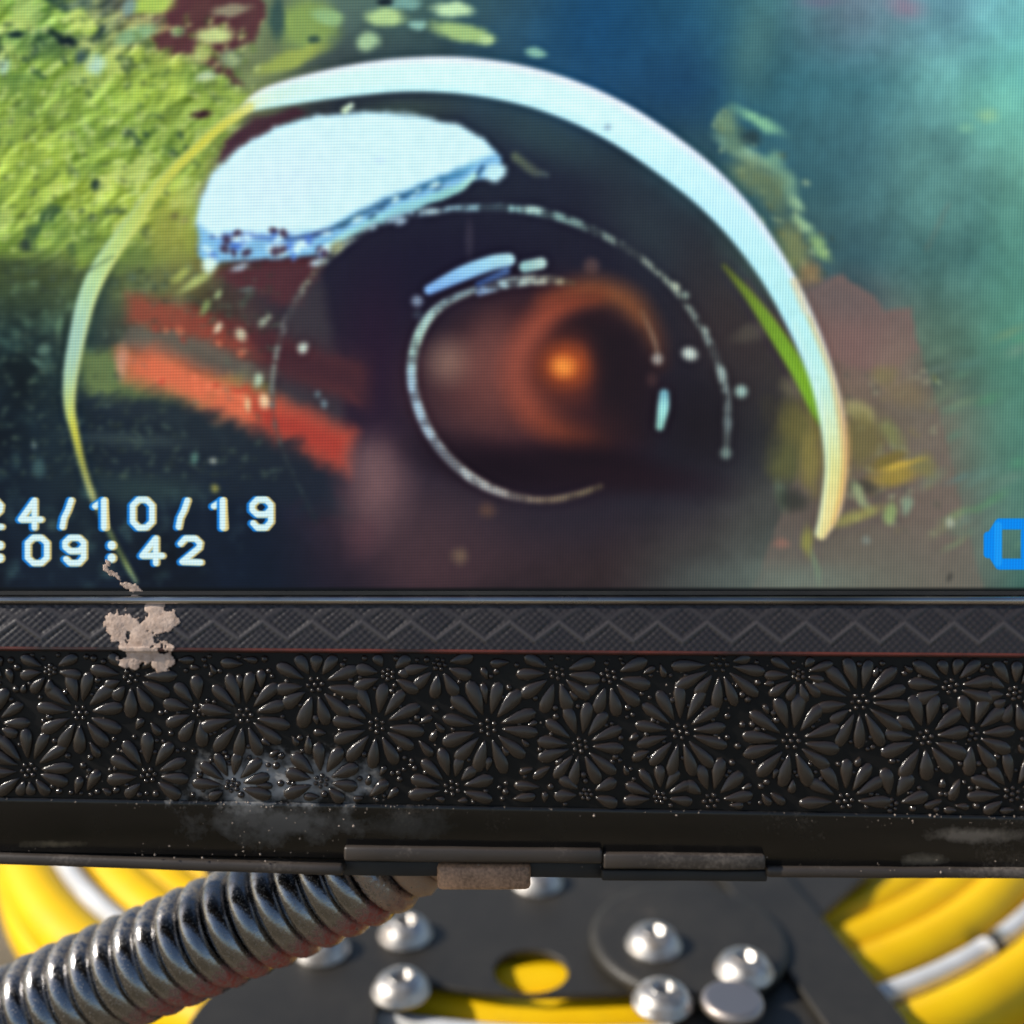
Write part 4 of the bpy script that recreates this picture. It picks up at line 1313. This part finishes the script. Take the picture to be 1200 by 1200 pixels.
def smear(name, lines, depth_fn, seed, label, thr=0.5, hmax=0.35):
    P = np.array(lines, float)
    x0, x1, y0, y1 = P[:, 0].min() - 30, P[:, 0].max() + 30, P[:, 1].min() - 20, P[:, 1].max() + 20
    nx_, ny_ = int((x1 - x0) / 0.9), int((y1 - y0) / 0.9)
    x, y = np.meshgrid(np.linspace(x0, x1, nx_), np.linspace(y0, y1, ny_), indexing='ij')
    m_ = np.zeros_like(x)
    for (cx, cy, rx, ry, rot) in lines:
        c, s_ = math.cos(math.radians(rot)), math.sin(math.radians(rot))
        dx, dy = x - cx, y - cy
        m_ = np.maximum(m_, 1 - np.hypot((dx * c + dy * s_) / rx, (-dx * s_ + dy * c) / ry))
    n_ = fract(x, y, seed)
    f_ = np.clip(m_, 0, 1) * 0.9 + (n_ - 0.5) * 1.9 - (0.5 - 0.26)
    f_ = np.where(m_ > 0.02, f_, -1)
    keep = f_ > thr - 0.5
    h_ = np.clip(f_ * 1.3, 0.02, 1) * hmax
    dep_ = depth_fn(x, y) - h_
    k_ = S * (D0 + dep_ * .001) / D0
    V = np.stack([(x - 600) * k_, dep_ * .001, (600 - y) * k_], -1).reshape(-1, 3)
    F = []
    for i in range(nx_ - 1):
        for j in range(ny_ - 1):
            if keep[i, j] and keep[i + 1, j] and keep[i, j + 1] and keep[i + 1, j + 1]:
                F.append((i * ny_ + j, i * ny_ + j + 1, (i + 1) * ny_ + j + 1, (i + 1) * ny_ + j))
    me = mesh(name, V.tolist(), F)
    bmx = bmesh.new(); bmx.from_mesh(me)
    bmesh.ops.delete(bmx, geom=[v for v in bmx.verts if not v.link_faces], context='VERTS')
    bmesh.ops.solidify(bmx, geom=list(bmx.faces), thickness=0.00006)
    o = link(name, bm_mesh(name, bmx, True), M['mud'])
    o.matrix_world = Matrix.Translation((0, D0 * math.cos(PITCH), CAM_Z - D0 * math.sin(PITCH))) @ Matrix.Rotation(-PITCH, 4, 'X')
    tag(o, label, 'dried mud')
    return o


def bezel_depth(x, y):
    t = np.clip((y - 708.5) / 49.5, 0, 1)
    return np.where(y < 758, -0.55 - 1.35 * t ** 0.8 - 0.12, np.where(y < 764, -2.4, -2.0))


smear('mud_smear', [(126, 668, 18, 6, 52), (136, 674, 18, 6, 40), (150, 687, 20, 9, 20), (156, 694, 10, 8, 60), (128, 660, 10, 5, 60)], lambda x, y: 0 * x - 0.02, 21,
      'small pinkish dried mud streak on the screen below the time digits', 0.5, 0.10)
smear('mud_smear', [(152, 728, 30, 22, -10), (190, 730, 26, 16, -20), (166, 750, 34, 16, 10), (172, 768, 42, 20, 0), (185, 775, 24, 14, 0), (150, 760, 20, 14, 0), (140, 735, 22, 22, 0), (178, 712, 20, 10, 0)], bezel_depth, 35,
      'crusty pinkish dried mud smear across the zigzag band and flowers at left', 0.47, 0.13)

# ------------------------------------------------------------------ sprung gooseneck under the monitor
sp_ax = [(-110, 1262, 29), (0, 1204, 26), (95, 1160, 24), (190, 1120, 22), (270, 1085, 20), (345, 1053, 19), (405, 1026, 18), (455, 1002, 17), (510, 974, 17)]
A = np.array([lp(*q) for q in sp_ax])
A = smooth_pts(A.tolist(), 24).astype(float)
seg = np.linalg.norm(np.diff(A, axis=0), axis=1)
arc = np.concatenate([[0], np.cumsum(seg)])
WIRE, RAD = 0.0019, 0.0062
pitch = 0.0037
turns = arc[-1] / pitch
npt = int(turns * 30)
sarr = np.linspace(0, arc[-1], npt)
cen = np.stack([np.interp(sarr, arc, A[:, k]) for k in range(3)], 1)
tan = np.gradient(cen, axis=0)
tan /= np.linalg.norm(tan, axis=1)[:, None]
up = np.array([0, 0, 1.0])
uu = up - tan * (tan @ up)[:, None]
uu /= np.linalg.norm(uu, axis=1)[:, None]
vv = np.cross(tan, uu)
th = sarr / pitch * 2 * math.pi
endf = 1 - 0.18 * sstep(0.88, 1.0, sarr / arc[-1])
hel = cen + (uu * np.cos(th)[:, None] + vv * np.sin(th)[:, None]) * (RAD * endf)[:, None]
V, F = tube(hel.tolist(), WIRE, 10)
sme = mesh('gooseneck_spring', V, F)
ca = sme.color_attributes.new('turn_side', 'FLOAT_COLOR', 'POINT')
fac_up = np.clip(np.cos(th), 0, 1)                     # grime settles on the upper side
front = np.clip(np.sin(th) * np.sign((vv @ np.array([0, -1.0, 0])).mean()), 0, 1)
lowr = np.clip((-np.cos(th)) * 1.2 - 0.15, 0, 1) * np.clip(front + 0.3, 0, 1)
muddy = sstep(0.82, 0.95, sarr / arc[-1])
data = np.ones((len(V), 4), np.float32)
data[:, 0] = np.repeat(fac_up, 10)
data[:, 1] = np.repeat(lowr * sstep(0.35, 0.5, sarr / arc[-1]), 10)
data[:, 2] = np.repeat(muddy, 10)
n0 = min(len(V), len(data))
ca.data.foreach_set('color', data.ravel())
so = link('spring_gooseneck', sme, M['spring'])
so.matrix_world = Matrix.Translation((0, D0 * math.cos(PITCH), CAM_Z - D0 * math.sin(PITCH))) @ Matrix.Rotation(-PITCH, 4, 'X')
tag(so, 'dusty dark steel coil spring gooseneck running under the monitor at lower left', 'spring')
